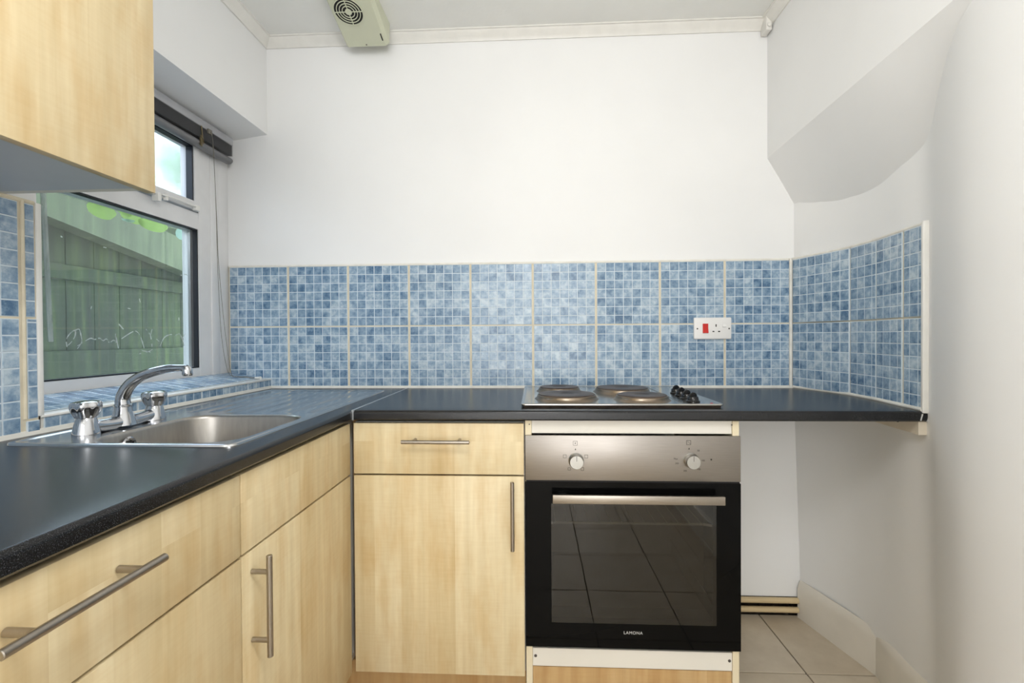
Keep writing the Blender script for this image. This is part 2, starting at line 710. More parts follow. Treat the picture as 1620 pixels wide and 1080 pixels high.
def strip(rows):
    rr = [[b.verts.new(p) for p in r] for r in rows]
    for r0, r1 in zip(rr, rr[1:]):
        for i in range(len(r0) - 1):
            b.faces.new((r0[i], r0[i + 1], r1[i + 1], r1[i]))


SL = 1.6


SLT = [(0.9, 1.0), (1.15, 1.08), (1.21, 1.2), (1.27, 1.38), (1.33, 1.52), (1.40, 1.58), (1.53, 1.53), (1.67, 1.45), (1.80, 1.56), (1.95, 1.84)]


def slope(y):
    for (a, p), (c, q) in zip(SLT, SLT[1:]):
        if y <= c:
            t = max(0, (y - a) / (c - a))
            return p + (q - p) * t
    return SLT[-1][1]


def zbrk(y):
    return ztop(y) - slope(y) * (xlow(y) - XR)


strip([[(xlow(y) + lean(y), y, -0.01) for y in ys], [(xlow(y), y, 0.91) for y in ys], [(xlow(y), y, zbrk(y)) for y in ys]])
strip([[(xlow(y), y, zbrk(y)) for y in ys], [(XR, y, ztop(y)) for y in ys]])
strip([[(XR, y, ztop(y)) for y in ys], [(XR, y, ZC + 0.01) for y in ys]])
strip([[(XR, y, ZC + 0.01) for y in ys], [(1.3, y, ZC + 0.01) for y in ys], [(1.3, y, -0.01) for y in ys],
       [(xlow(y) + lean(y), y, -0.01) for y in ys]])
wall_right = struct('wall_right', b, 'wall', angle=28)

# rear wall with a shallow blank recess behind the added rear light
b = nb()
box(b, -1.45, -1.0, REAR - 0.1, REAR, -0.01, ZC)
box(b, 0.8, 1.3, REAR - 0.1, REAR, -0.01, ZC)
box(b, -1.0, 0.8, REAR - 0.1, REAR, 2.3, ZC)
box(b, -1.0, 0.8, REAR - 0.1, REAR - 0.06, -0.01, 2.3)
struct('wall_rear', b, 'wall')

# cornices
def cornice(name, pts_prof, a, bb, axis):
    bm = nb()
    prism(bm, pts_prof, a, bb, axis)
    return struct(name, bm, 'cornice')


cp = [(0, 0), (0, -0.037), (0.006, -0.038), (0.010, -0.030), (0.017, -0.022), (0.026, -0.012), (0.030, -0.006), (0.036, -0.005), (0.036, 0)]
cornice('trim_1', [(YB - p, ZC + q) for p, q in cp], XL, XR, 'X')
cornice('trim_2', [(XL + p, ZC + q) for p, q in cp], REAR, YB, 'Y')
cornice('trim_3', [(XR - p, ZC + q) for p, q in cp], REAR, YB, 'Y')
b = nb()
box(b, XR - 0.028, XR - 0.006, YB - 0.05, YB - 0.004, ZC - 0.062, ZC - 0.003, 0.003)
lathe(b, [(0.006, 0), (0.008, 0.006), (0.003, 0.01)], (XR - 0.017, YB - 0.05, ZC - 0.045), 'Y-', 12)
struct('trim_4', b, 'cornice')

# skirting on the right wall
def skirt(name, line, d=0.018, h=0.142):
    bm = nb()
    rows = []
    for (x, y, nx, ny) in line:
        rows.append([bm.verts.new((x + nx * q, y + ny * q, z)) for q, z in
                     ((0, 0), (d, 0), (d, h - 0.03), (d - 0.004, h - 0.018), (0.008, h - 0.004), (0.004, h), (0, h))])
    for r0, r1 in zip(rows, rows[1:]):
        n = len(r0)
        for i in range(n):
            bm.faces.new((r0[i], r0[(i + 1) % n], r1[(i + 1) % n], r1[i]))
    bm.faces.new(rows[0]); bm.faces.new(rows[-1][::-1])
    return struct(name, bm, 'skirting')


def nrm(ax, ay, bx, by):
    d = math.hypot(bx - ax, by - ay)
    return ((ay - by) / d * 1, (bx - ax) / d)


sk = [(1.052, 1.905), (1.129, 1.58)]
n0 = nrm(sk[1][0], sk[1][1], sk[0][0], sk[0][1])
skirt('baseboard_right', [(x, y, n0[0], n0[1]) for x, y in sk][::-1], h=0.145)
line = []
yy = [1.579 - i * 0.03 for i in range(19)] + [0.8, 0, -1.2, -2.5]
for i, y in enumerate(yy):
    y2 = y + 0.01; y1 = y - 0.01
    xx = lambda q: xlow(q) + lean(q) + 0.012 * max(0, min(1, (q - 1.5) / 0.08))
    nn = nrm(xx(y1), y1, xx(y2), y2)
    line.append((xx(y) - 0.001, y, nn[0], nn[1]))
skirt('baseboard_right_near', line, h=0.15)

# ---------------------------------------------------------------- mosaic tiles
CP = 0.0351


def mosaic_mesh(w, h, off=0.0, offv=0.0, seed=1):
    """a printed wall tile, w by h, facing -Y, its origin at the lower left: a slab with raised squares"""
    rnd = random.Random(seed)
    bm = nb()
    T = 0.0075
    box(bm, 0, w, -T, 0, 0, h, 0.0008, 1)
    bm.faces.ensure_lookup_table()
    nbase = len(bm.faces)
    vals = []
    g = 0.0015
    u = -off
    mats = []
    while u < w - 1e-4:
        v = -offv
        while v < h - 1e-4:
            val = rnd.random()
            u0, u1 = max(u + g, 0.0012), min(u + CP - g, w - 0.0012)
            v0, v1 = max(v + g, 0.0012), min(v + CP - g, h - 0.0012)
            if u1 - u0 > 0.002 and v1 - v0 > 0.002:
                y0, y1 = -T, -T - 0.0008
                i = 0.0009
                A = [bm.verts.new(p) for p in ((u0, y0, v0), (u1, y0, v0), (u1, y0, v1), (u0, y0, v1))]
                B = [bm.verts.new(p) for p in ((u0 + i, y1, v0 + i), (u1 - i, y1, v0 + i), (u1 - i, y1, v1 - i), (u0 + i, y1, v1 - i))]
                for k in range(4):
                    f = bm.faces.new((A[k], A[(k + 1) % 4], B[(k + 1) % 4], B[k])); vals.append(val); f.material_index = 1
                f = bm.faces.new(B); vals.append(val); f.material_index = 1
            v += CP
        u += CP
    me = bpy.data.meshes.new('mosaic_tile')
    bm.to_mesh(me); bm.free()
    at = me.attributes.new('cell', 'FLOAT', 'FACE')
    for i, v in enumerate([0.5] * nbase + vals):
        at.data[i].value = v
    me.materials.append(M['mosaic_line']); me.materials.append(M['mosaic'])
    return me


def put_tile(me, parent, loc, rz=0.0, rx=0.0):
    o = bpy.data.objects.new('tile', me)
    COL.objects.link(o)
    o.parent = parent
    o.location = loc
    o.rotation_euler = (rx, 0, rz)
    return o


TW = 0.2457
FULL = [mosaic_mesh(TW, 0.2460, seed=s) for s in (3, 8, 21)]
JX = [-1.275 + i * 0.2537 for i in range(10)]
for i in range(9):
    for r in range(2):
        z0 = 0.9155 + r * 0.2505
        put_tile(FULL[(i * 2 + r * (1 + i % 2)) % 3], wall_back, (JX[i] + 0.0040, YB, z0))
b = nb(); box(b, XW, 1.021, YB - 0.0062, YB, 0.913, 1.4165)
obj('grout', b, 'grout', wall_back)
b = nb(); prism(b, [(YB - 0.0085, 1.4125), (YB, 1.4125), (YB, 1.421), (YB - 0.006, 1.4205)], XW, 1.02, 'X')
obj('edge_sealant', b, 'sealant', wall_back)
b = nb(); prism(b, [(YB - 0.02, ZT), (YB, ZT), (YB, 0.919), (YB - 0.008, 0.919), (YB - 0.012, 0.9155)], XL, 1.02, 'X')
obj('worktop_sealant', b, 'sealant', wall_back)
b = nb(); tube(b, [(1.008, YB - 0.010, 0.912), (1.008, YB - 0.010, 1.418)], 0.006, 8)
obj('corner_sealant', b, 'sealant', wall_back)

# tiles along the curved alcove wall: flat pieces on chords
def chord(y0, y1, s, splits, top=1.4145):
    x0, x1 = xlow(y0), xlow(y1)
    L = math.hypot(x1 - x0, y1 - y0)
    ang = math.atan2(y1 - y0, x1 - x0)     # direction from far to near
    return x0, y0, L, ang


cols = [(1.905, 1.662), (1.658, 1.532), (1.530, 1.404), (1.398, 1.320)]
for k, (ya, yb) in enumerate(cols):
    x0, y0, L, ang = chord(ya, yb, 0, 0)
    # lift towards the room so that the tile back stands on the wall
    nx, ny = sin(ang), -cos(ang)
    sag = max((xlow(ya + (yb - ya) * t) - (x0 + (xlow(yb) - x0) * t)) for t in (.25, .5, .75))
    for r in range(2):
        me = mosaic_mesh(L - 0.003, 0.2465, off=(0, 0, 0.0, 0.01)[k], seed=40 + k * 2 + r)
        put_tile(me, wall_right, (x0 + nx * 0.002 + cos(ang) * 0.0015, y0 + ny * 0.002 + sin(ang) * 0.0015, 0.9155 + r * 0.2505), rz=ang)
b = nb()
ysr = [1.908 - i * (1.908 - 1.316) / 24 for i in range(25)]
r1 = [b.verts.new((xlow(y) - 0.0058, y, 0.913)) for y in ysr]
r2 = [b.verts.new((xlow(y) - 0.0058, y, 1.4165)) for y in ysr]
r3 = [b.verts.new((xlow(y) + 0.002, y, 1.4165)) for y in ysr]
r4 = [b.verts.new((xlow(y) + 0.002, y, 0.913)) for y in ysr]
for ra, rb in ((r1, r2), (r2, r3), (r3, r4), (r4, r1)):
    for i in range(24):
        b.faces.new((ra[i], ra[i + 1], rb[i + 1], rb[i]))
obj('grout', b, 'grout', wall_right)
b = nb()
tube(b, [(xlow(y) - 0.010, y, 0.9135) for y in ysr], 0.0065, 8)
tube(b, [(xlow(y) - 0.004, y, 1.417) for y in ysr], 0.0055, 8)
obj('sealant', b, 'sealant', wall_right)
b = nb()
x0 = xlow(1.314)
box(b, x0 - 0.014, x0 + 0.003, 1.306, 1.319, 0.905, 1.422, 0.003, 2, Matrix.Rotation(-0.3, 3, 'Z'), (x0, 1.313, 0))
obj('edge_trim', b, 'trim_white', wall_right)

# tiles on the left wall beside the window
b = nb(); box(b, XL, XL + 0.0062, 0.20, 0.988, 0.913, 1.418)
obj('grout', b, 'grout', wall_left)
for r in range(2):
    z0 = 0.9155 + r * 0.2505
    for k in range(3):
        put_tile(FULL[(k + r) % 3], wall_left, (XL, 0.957 - 0.2525 * (k + 1) - (0.0 if r else 0.0) + 0.001, z0), rz=pi / 2)
    sl = mosaic_mesh(0.0205, 0.2465 if r else 0.218, off=0.009, seed=60 + r)
    put_tile(sl, wall_left, (XL, 0.9635 if r else 0.966, z0 + (0 if r else 0.0285)), rz=pi / 2)
sl = mosaic_mesh(0.026, 0.024, off=0.004, seed=66)
put_tile(sl, wall_left, (XL + 0.0025, 0.962, 0.9155), rz=pi / 2)
b = nb(); box(b, XL - 0.03, XL + 0.010, 0.9865, 0.998, 0.947, 1.419, 0.002)
obj('edge_trim', b, 'trim_white', wall_left)
b = nb(); prism(b, [(XL, ZT), (XL + 0.02, ZT), (XL + 0.012, 0.9155), (XL + 0.008, 0.919), (XL, 0.919)], 0.2, YB, 'Y')
obj('worktop_sealant', b, 'sealant', wall_left)
b = nb()
tube(b, [(XL + 0.004, 0.2, 1.417), (XL + 0.004, 0.985, 1.417)], 0.005, 8)
tube(b, [(XL + 0.007, 0.9605, 0.945), (XL + 0.007, 0.9605, 1.416)], 0.0035, 8)
obj('grout_joint', b, 'grout', wall_left)
b = nb(); box(b, XL, XL + 0.006, 0.984, 0.992, 0.914, 0.948)
obj('dark_joint', b, 'rough_dark', wall_left)

# tiled window sill
b = nb(); prism(b, [(XW - 0.03, 0.922), (XL - 0.001, 0.922), (XL - 0.001, 0.9375), (XW, 0.9665), (XW - 0.03, 0.9665)], 0.992, YB, 'Y')
sill = struct('trim_5', b, 'grout')
ny = [(1.000, 0.248), (1.2505, 0.248), (1.501, 0.248), (1.7515, 0.157)]
for k, (y0, L) in enumerate(ny):
    me = mosaic_mesh(0.135, L, seed=70 + k)
    # facing up: the mesh's x runs along world x, its z along world y
    o = put_tile(me, sill, (XW + 0.003, y0, 0.9670), rx=-pi / 2)
    o.rotation_euler[1] = 0.1715
    me2 = mosaic_mesh(L, 0.026, offv=0.006, seed=80 + k)
    put_tile(me2, sill, (XL - 0.001, y0 + 0.0, 0.9165), rz=pi / 2)
b = nb()
box(b, XL - 0.022, XL + 0.0105, 0.992, YB - 0.008, 0.9425, 0.9495, 0.0022)
obj('edge_trim', b, 'trim_white', sill)
b = nb(); box(b, XL - 0.001, XL + 0.0045, 0.992, YB - 0.008, 0.912, 0.944)
obj('grout', b, 'sealant', sill)

# ---------------------------------------------------------------- window
wroot = bpy.data.objects.new('window_1', None)
COL.objects.link(wroot)
wroot.location = (XW - 0.03, 1.4, 0.947)
OFF[wroot.name] = Vector(wroot.location)
wroot['kind'] = 'structure'
FX0, FX1 = XW - 0.065, XW
b = nb()
box(b, FX0, FX1, 1.0445, 1.7295, 0.935, 1.006)          # bottom rail
box(b, FX0, FX1, 1.0445, 1.7295, 1.880, 1.965)          # head
box(b, FX0, FX1, 1.0445, 1.7295, 1.531, 1.592)          # transom
box(b, FX0, FX1 + 0.0005, 0.97, 1.0445, 0.935, 1.965)   # near stile
box(b, FX0, FX1 + 0.0005, 1.7295, 1.7935, 0.935, 1.965) # far stile
box(b, FX0, FX1 + 0.006, 1.794, 1.838, 0.94, 1.96, 0.003)
box(b, FX0, FX1 - 0.004, 1.838, YB, 0.94, 1.96, 0.002)
obj('frame', b, 'pvc', wroot)
b = nb()
for (y0, y1, z0, z1) in ((1.046, 1.728, 1.5265, 1.5305), (1.046, 1.728, 1.0065, 1.0105), (1.046, 1.051, 1.0105, 1.5265), (1.7235, 1.729, 1.0065, 1.5305)):
    box(b, FX1 - 0.020, FX1 - 0.003, y0, y1, z0, z1)
obj('gasket', b, 'gasket', wroot)
b = nb(); box(b, XW - 0.030, XW - 0.0203, 1.712, 1.723, 1.011, 1.526); obj('spacer_bar', b, 'aluminium', wroot)
b = nb(); box(b, XW - 0.036, XW - 0.031, 1.046, 1.722, 1.008, 1.53)
pane = obj('pane', b, 'glass', wroot)
# top hung fanlight sash
b = nb()
SX = XW + 0.010
box(b, FX0 + 0.02, SX, 1.0702, 1.6988, 1.598, 1.630)
box(b, FX0 + 0.02, SX, 1.0702, 1.6988, 1.836, 1.872)
box(b, FX0 + 0.02, SX + 0.0004, 1.03, 1.0702, 1.598, 1.872)
box(b, FX0 + 0.02, SX + 0.0004, 1.6988, 1.726, 1.598, 1.872)
sash = obj('fanlight_sash', b, 'pvc', wroot)
b = nb()
box(b, SX - 0.028, SX - 0.004, 1.071, 1.698, 1.8315, 1.8355)
box(b, SX - 0.028, SX - 0.004, 1.6925, 1.6985, 1.6305, 1.8315)
obj('gasket', b, 'gasket', sash)
b = nb(); box(b, XW - 0.030, XW - 0.026, 1.06, 1.705, 1.625, 1.84)
obj('pane', b, 'frosted', sash)
# casement stay
b = nb()
box(b, SX, SX + 0.012, 1.455, 1.545, 1.594, 1.606, 0.002)
box(b, SX, SX + 0.024, 1.50, 1.515, 1.574, 1.604, 0.003)
lathe(b, [(0.007, 0), (0.009, 0.006), (0.007, 0.012), (0.009, 0.018), (0.004, 0.024)], (SX + 0.012, 1.545, 1.588), 'Z', 14)
tube(b, [(SX + 0.016, 1.455, 1.598), (SX + 0.018, 1.53, 1.602), (SX + 0.016, 1.60, 1.606), (SX + 0.012, 1.70, 1.606)], 0.004, 8)
box(b, SX, SX + 0.016, 1.685, 1.705, 1.592, 1.612, 0.002)
obj('casement_stay', b, 'trim_white', sash)

SCR = [[(1.25, 1.096), (1.249, 1.118), (1.262, 1.136), (1.274, 1.142), (1.274, 1.128), (1.265, 1.112), (1.253, 1.1)], [(1.274, 1.142), (1.286, 1.146), (1.291, 1.128), (1.293, 1.11), (1.28, 1.09)], [(1.28, 1.098), (1.304, 1.112), (1.321, 1.12), (1.333, 1.116), (1.349, 1.12), (1.36, 1.112), (1.372, 1.118), (1.381, 1.106), (1.396, 1.114), (1.405, 1.106), (1.402, 1.134), (1.412, 1.088)], [(1.424, 1.118), (1.46, 1.138), (1.48, 1.142), (1.497, 1.122), (1.509, 1.086)], [(1.518, 1.15), (1.536, 1.128), (1.542, 1.09)], [(1.536, 1.128), (1.543, 1.15)], [(1.561, 1.116), (1.573, 1.108)], [(1.576, 1.09), (1.594, 1.12), (1.622, 1.132), (1.647, 1.13), (1.668, 1.134), (1.683, 1.108), (1.689, 1.09)], [(1.679, 1.116), (1.696, 1.136)], [(1.49, 1.068), (1.518, 1.072), (1.544, 1.08)], [(1.5, 1.078), (1.536, 1.072)], [(1.415, 1.164), (1.431, 1.148)], [(1.493, 1.25), (1.496, 1.238)], [(1.665, 1.194), (1.665, 1.184)], [(1.676, 1.35), (1.699, 1.358), (1.715, 1.352)], [(1.322, 1.206), (1.325, 1.214)], [(1.237, 1.402), (1.242, 1.4)], [(1.365, 1.396), (1.376, 1.396)], [(1.448, 1.216), (1.458, 1.214)]]
b = nb()
for l in SCR:
    pts = spline([(XW - 0.0307, y, z) for y, z in l], 3) if len(l) > 2 else [Vector((XW - 0.0307, y, z)) for y, z in l]
    # flat smear ribbons of varying width
    for p, q in zip(pts, pts[1:]):
        if random.random() < 0.12:
            continue
        d = (q - p).normalized() if (q - p).length else Vector((0, 1, 0))
        w = random.uniform(0.0007, 0.0021)
        s = Vector((0, -d.z, d.y)) * w
        b.faces.new([b.verts.new(v) for v in (p + s, q + s, q - s, p - s)])
obj('scrawled_residue', b, 'scratch', pane, smooth=False)

# ================================================================ OUTSIDE
b = nb(); box(b, -14, -1.45, -6, 14, -0.3, -0.12)
struct('outdoor_ground', b, 'concrete')
fence = thing('garden_fence', 'mossy green board fence outside the window with a pale sloping top board', 'fence', (-2.25, 2.2, -0.12))
y = -1.2
while y < 5.6:
    zt = 1.80
    b = nb(); box(b, -2.252 + random.uniform(-.003, .003), -2.232, y + 0.0004, y + 0.1446, 1.0, zt, 0.002, 1)
    obj('board', b, 'fence', fence)
    y += 0.145
b = nb(); box(b, -2.26, -2.215, -1.3, 5.7, -0.12, 1.062, 0.004)
obj('gravel_board', b, 'fence', fence)
b = nb(); box(b, -2.245, -2.208, -1.3, 5.7, 1.40, 1.47, 0.004)
obj('rail', b, 'fence', fence)
# wide sloping board
b = nb()
sl = lambda yy: 1.656 - 0.167 * (yy - 1.9)
prism(b, [(-1.0, sl(-1.0)), (-1.0, sl(-1) + 0.19), (5.6, sl(5.6) + 0.19), (5.6, sl(5.6))], -2.19, -2.10, 'X')
obj('sloping_board', b, 'fence_top', fence)
b = nb(); box(b, -2.29, -2.262, -1.3, 5.7, 1.60, 1.86, 0.003)
obj('top_board', b, 'fence_top', fence)

plant = thing('climbing_plant', 'lime green round leaved climber hanging outside near the top of the window pane', 'plant', (-1.55, 1.7, 1.60))
b = nb()
tube(b, spline([(-1.52, 1.45, 1.60), (-1.50, 1.57, 1.585), (-1.5, 1.68, 1.59), (-1.5, 1.80, 1.60), (-1.5, 1.97, 1.6)]), 0.002, 6)
tube(b, [(-1.5, 1.57, 1.585), (-1.515, 1.57, 1.9), (-1.62, 1.6, 2.2)], 0.002, 6)
obj('stem', b, 'bark', plant)


def leaf(c, a, w, tilt, mat):
    bm = nb()
    cx, cy, cz = c
    n = 18
    ctr = bm.verts.new((0.004, 0, 0))
    ring = [bm.verts.new((-0.004 * cos(2 * t), a * cos(t) * (1 + 0.05 * sin(5 * t)), w * sin(t))) for t in [2 * pi * k / n for k in range(n)]]
    for k in range(n):
        bm.faces.new((ctr, ring[k], ring[(k + 1) % n]))
    bmesh.ops.rotate(bm, cent=(0, 0, 0), matrix=Matrix.Rotation(tilt, 3, 'X') @ Matrix.Rotation(radians(25), 3, 'Y'), verts=bm.verts)
    bmesh.ops.translate(bm, vec=c, verts=bm.verts)
    obj('leaf', bm, mat, plant)


leaf((-1.5, 1.567, 1.562), 0.055, 0.026, -0.1, 'lime')
leaf((-1.5, 1.79, 1.565), 0.072, 0.024, 0.0, 'lime')
leaf((-1.51, 1.70, 1.572), 0.05, 0.018, -0.15, 'lime')
leaf((-1.5, 1.65, 1.585), 0.04, 0.012, -0.3, 'lime')
leaf((-1.5, 1.675, 1.556), 0.03, 0.006, 0.1, 'pale_leaf')
leaf((-1.5, 1.94, 1.566), 0.035, 0.028, 0.0, 'pale_leaf')

tree = thing('garden_tree', 'distant leafy tree seen through the obscured fanlight', 'tree', (-6.2, 8.0, -0.12))
b = nb(); tube(b, spline([(-6.2, 8.0, -0.12), (-6.15, 8.0, 1.6), (-6.2, 8.02, 3.0), (-6.2, 8.0, 4.2)]), [0.12] * 7 + [0.09] * 6 + [0.04] * 6, 10)
obj('trunk', b, 'bark', tree)
b = nb()
for i in range(900):
    a = random.uniform(0, 2 * pi); u = random.uniform(-1, 1); rr = 0.75 * random.random() ** 0.4
    c = Vector((-6.2 + rr * cos(a) * math.sqrt(1 - u * u), 8.0 + rr * sin(a) * math.sqrt(1 - u * u), 4.15 + rr * u))
    s = random.uniform(0.05, 0.09)
    q = Matrix.Rotation(random.uniform(0, 6), 3, 'X') @ Matrix.Rotation(random.uniform(0, 6), 3, 'Z')
    vs = [b.verts.new(c + q @ Vector(v)) for v in ((-s, 0, 0), (0, -s * .5, 0.01), (s, 0, 0), (0, s * .5, 0.01))]
    b.faces.new(vs)
obj('foliage', b, 'tree_leaf', tree, kind='stuff')


# ================================================================ UNITS
def carcass(root, x0, x1, y0, y1, z0, z1, open_axis, t=0.016, mat='carcass'):
    """hollow carcass: bottom, back, two sides; open on top"""
    bm = nb()
    box(bm, x0, x1, y0, y1, z0, z0 + t)
    if open_axis == 'Y':          # front at low y
        box(bm, x0, x0 + t, y0, y1, z0 + t, z1); box(bm, x1 - t, x1, y0, y1, z0 + t, z1)
        box(bm, x0 + t, x1 - t, y1 - t, y1, z0 + t, z1)
        box(bm, x0 + t, x1 - t, y0, y0 + 0.06, z1 - t, z1)
    else:                         # front at high x
        box(bm, x0, x1, y0, y0 + t, z0 + t, z1); box(bm, x0, x1, y1 - t, y1, z0 + t, z1)
        box(bm, x0, x0 + t, y0 + t, y1 - t, z0 + t, z1)
        box(bm, x1 - 0.05, x1, y0 + t, y1 - t, z1 - t, z1)
    return obj('carcass', bm, mat, root)


def bar_handle(parent, c, axis, out, L=0.19, R=0.0055, post=0.128):
    """T-bar handle: c is the bar's centre, axis its direction, out the unit vector pointing from the door, 35 mm proud"""
    bm = nb()
    c, a, o_ = Vector(c), Vector(axis), Vector(out)
    tube(bm, [c - a * L / 2, c - a * (L / 2 - 0.0008), c + a * (L / 2 - 0.0008), c + a * L / 2], [R * .85, R, R, R * .85], 20)
    h = obj('handle', bm, 'handle_steel', parent)
    for s in (-1, 1):
        bm = nb()
        p = c + a * s * post / 2
        tube(bm, [p - o_ * 0.0335, p - o_ * 0.003], 0.0048, 14)
        obj('post', bm, 'handle_steel', h)
    return h


XF = -0.531   # left run door faces
YF = 1.329    # back run door faces
# near left unit with its drawer
u = thing('base_unit', 'maple base unit nearest the camera with long bar handle on its drawer', 'cabinet', (-0.8, 0.515, 0), 'maple base units')
carcass(u, XL + 0.05, XF - 0.02, 0.215, 0.816, 0.15, 0.872, 'X')
b = nb(); box(b, XF - 0.018, XF, 0.217, 0.8165, 0.7245, 0.871, 0.0012)
d = obj('drawer', b, 'maple', u)
bar_handle(d, (XF + 0.035, 0.505, 0.825), (0, 1, 0), (1, 0, 0), 0.196)
b = nb(); box(b, XF - 0.018, XF, 0.217, 0.8165, 0.15, 0.7195, 0.0012)
d = obj('door', b, 'maple', u)
b = nb(); box(b, XF - 0.07, XF - 0.052, 0.215, 0.818, 0.0, 0.145); obj('plinth', b, 'oak', u)
# a further unit behind the camera plane, seen only from other positions
u = thing('base_unit', 'maple base unit at the near end of the left run beside the camera', 'cabinet', (-0.8, -0.09, 0), 'maple base units')
carcass(u, XL + 0.05, XF - 0.02, -0.39, 0.213, 0.15, 0.872, 'X')
b = nb(); box(b, XF - 0.018, XF, -0.388, 0.2135, 0.7245, 0.871, 0.0012); d = obj('drawer', b, 'maple', u)
bar_handle(d, (XF + 0.035, -0.09, 0.825), (0, 1, 0), (1, 0, 0), 0.196)
b = nb(); box(b, XF - 0.018, XF, -0.388, 0.2135, 0.15, 0.7195, 0.0012); obj('door', b, 'maple', u)
b = nb(); box(b, XF - 0.07, XF - 0.052, -0.39, 0.213, 0.0, 0.145); obj('plinth', b, 'oak', u)
# sink unit
u = thing('sink_base_unit', 'maple sink base unit with plain false drawer front over upright bar handled door', 'cabinet', (-0.8, 1.07, 0), 'maple base units')
carcass(u, XL + 0.05, XF - 0.02, 0.8185, 1.40, 0.15, 0.872, 'X')
b = nb(); box(b, XF - 0.018, XF, 0.8205, 1.321, 0.7245, 0.871, 0.0012)
obj('false_drawer_front', b, 'maple', u)
b = nb(); box(b, XF - 0.018, XF, 0.8205, 1.321, 0.15, 0.7195, 0.0012)
d = obj('door', b, 'maple', u)
bar_handle(d, (XF + 0.035, 0.8475, 0.618), (0, 0, 1), (1, 0, 0), 0.190)
b = nb(); box(b, XF - 0.07, XF - 0.052, 0.818, 1.38, 0.0, 0.145); obj('plinth', b, 'oak', u)
# corner unit facing the camera
u = thing('corner_base_unit', 'maple base unit beside the oven with horizontal handle on drawer and upright handle on door', 'cabinet', (-0.28, 1.62, 0), 'maple base units')
carcass(u, -0.526, -0.031, YF + 0.02, 1.89, 0.15, 0.872, 'Y')
b = nb(); box(b, -0.524, -0.0325, YF, YF + 0.018, 0.7245, 0.871, 0.0012)
d = obj('drawer', b, 'maple', u)
bar_handle(d, (-0.279, YF - 0.035, 0.824), (1, 0, 0), (0, -1, 0), 0.192)
b = nb(); box(b, -0.524, -0.0325, YF, YF + 0.018, 0.148, 0.7195, 0.0012)
d = obj('door', b, 'maple', u)
bar_handle(d, (-0.0645, YF - 0.035, 0.618), (0, 0, 1), (0, -1, 0), 0.192)
b = nb(); box(b, -0.58, -0.031, YF + 0.055, YF + 0.073, 0.0, 0.145); obj('plinth', b, 'oak', u)
b = nb(); box(b, -0.549, -0.5265, YF + 0.06, YF + 0.078, 0.15, 0.872); obj('corner_post', b, 'oak', u)

# wall cabinet
u = thing('wall_cabinet', 'maple fronted wall cabinet hanging over the worktop left of the window', 'cabinet', (-0.95, 0.43, 1.414))
bm = nb()
cx0, cx1 = XL, -0.796
for (y0, y1) in ((-0.07, 0.4285), (0.4295, 0.928)):
    box(bm, cx0, cx1, y0, y0 + 0.016, 1.4205, 2.14); box(bm, cx0, cx1, y1 - 0.016, y1, 1.4205, 2.14)
    box(bm, cx0, cx0 + 0.012, y0 + .016, y1 - .016, 1.4205, 2.14)
    box(bm, cx0, cx1, y0 + .016, y1 - .016, 2.124, 2.14)
obj('carcass', bm, 'carcass', u)
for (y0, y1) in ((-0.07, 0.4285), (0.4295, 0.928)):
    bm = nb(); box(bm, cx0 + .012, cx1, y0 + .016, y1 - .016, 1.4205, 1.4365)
    obj('bottom_panel', bm, 'carcass_shaded', u)
    bm = nb(); box(bm, -0.793, -0.774, y0 + 0.001, y1 + 0.0005, 1.415, 2.14, 0.0012)
    obj('door', bm, 'maple', u)

# ---------------------------------------------------------------- worktops
XE = -0.519       # front edge of left worktop
YE = 1.311
Z0 = 0.882


def nose(px, s):
    """rounded front profile; px edge coordinate, s = direction inward"""
    r = 0.009
    pts = [(px + s * 0.06, Z0), (px + s * 0.004, Z0)]
    pts += [(px + s * 0.0, Z0 + 0.004)]
    for k in range(7):
        a = pi / 2 * k / 6
        pts.append((px + s * (r - r * cos(a)), ZT - r + r * sin(a)))
    pts.append((px + s * 0.06, ZT))
    return pts


wl_ = thing('worktop', 'charcoal speckled laminate worktop carrying the sink along the left wall', 'worktop', (-0.8, 0.75, Z0), 'charcoal laminate worktops')
b = nb()
prism(b, nose(XE, -1), -0.41, YB - 0.002, 'Y')
xs = XE - 0.06
box(b, XL + 0.002, xs, -0.41, 0.882, Z0, ZT)
box(b, XL + 0.002, xs, 1.775, YB - 0.002, Z0, ZT)
box(b, XL + 0.002, -1.030, 0.882, 1.775, Z0, ZT)
box(b, -0.592, xs, 0.882, 1.775, Z0, ZT)
obj('laminate_top', b, 'worktop', wl_)

wr_ = thing('worktop', 'charcoal speckled laminate worktop carrying the hob and running into the alcove', 'worktop', (0.2, 1.6, Z0), 'charcoal laminate worktops')
b = nb()
xend = xlow(1.318) - 0.002
prism(b, nose(YE, 1), XE + 0.0022, xend, 'X')
poly = [(XE + 0.0022, YE + 0.06)] + [(xlow(y) - 0.001, y) for y in [YE + 0.06 + i * (YB - 0.002 - YE - 0.06) / 14 for i in range(15)]] + [(XE + 0.0022, YB - 0.002)]
prism(b, poly, Z0, ZT, 'Z')
obj('laminate_top', b, 'worktop', wr_)
b = nb()
box(b, XE - 0.0030, XE + 0.0035, YE - 0.0015, YB - 0.02, ZT - 0.004, ZT + 0.0012, 0.0005, 1)
box(b, XE - 0.0015, XE + 0.0025, YE - 0.0012, YE + 0.01, Z0, ZT + 0.0008)
obj('joint_strip', b, 'aluminium', wr_)
b = nb()
for (dx, z0, z1) in ((-0.018, Z0 + 0.003, Z0 + 0.022), (-0.001, Z0 + 0.001, Z0 + 0.016)):
    box(b, xend + dx, xend + dx + 0.003, YE - 0.0012, YE + 0.002, z0, z1, 0, 2, Matrix.Rotation(0.25, 3, 'Y'), (xend + dx, YE, (z0 + z1) / 2))
obj('chipped_edge', b, 'white_print', wr_)

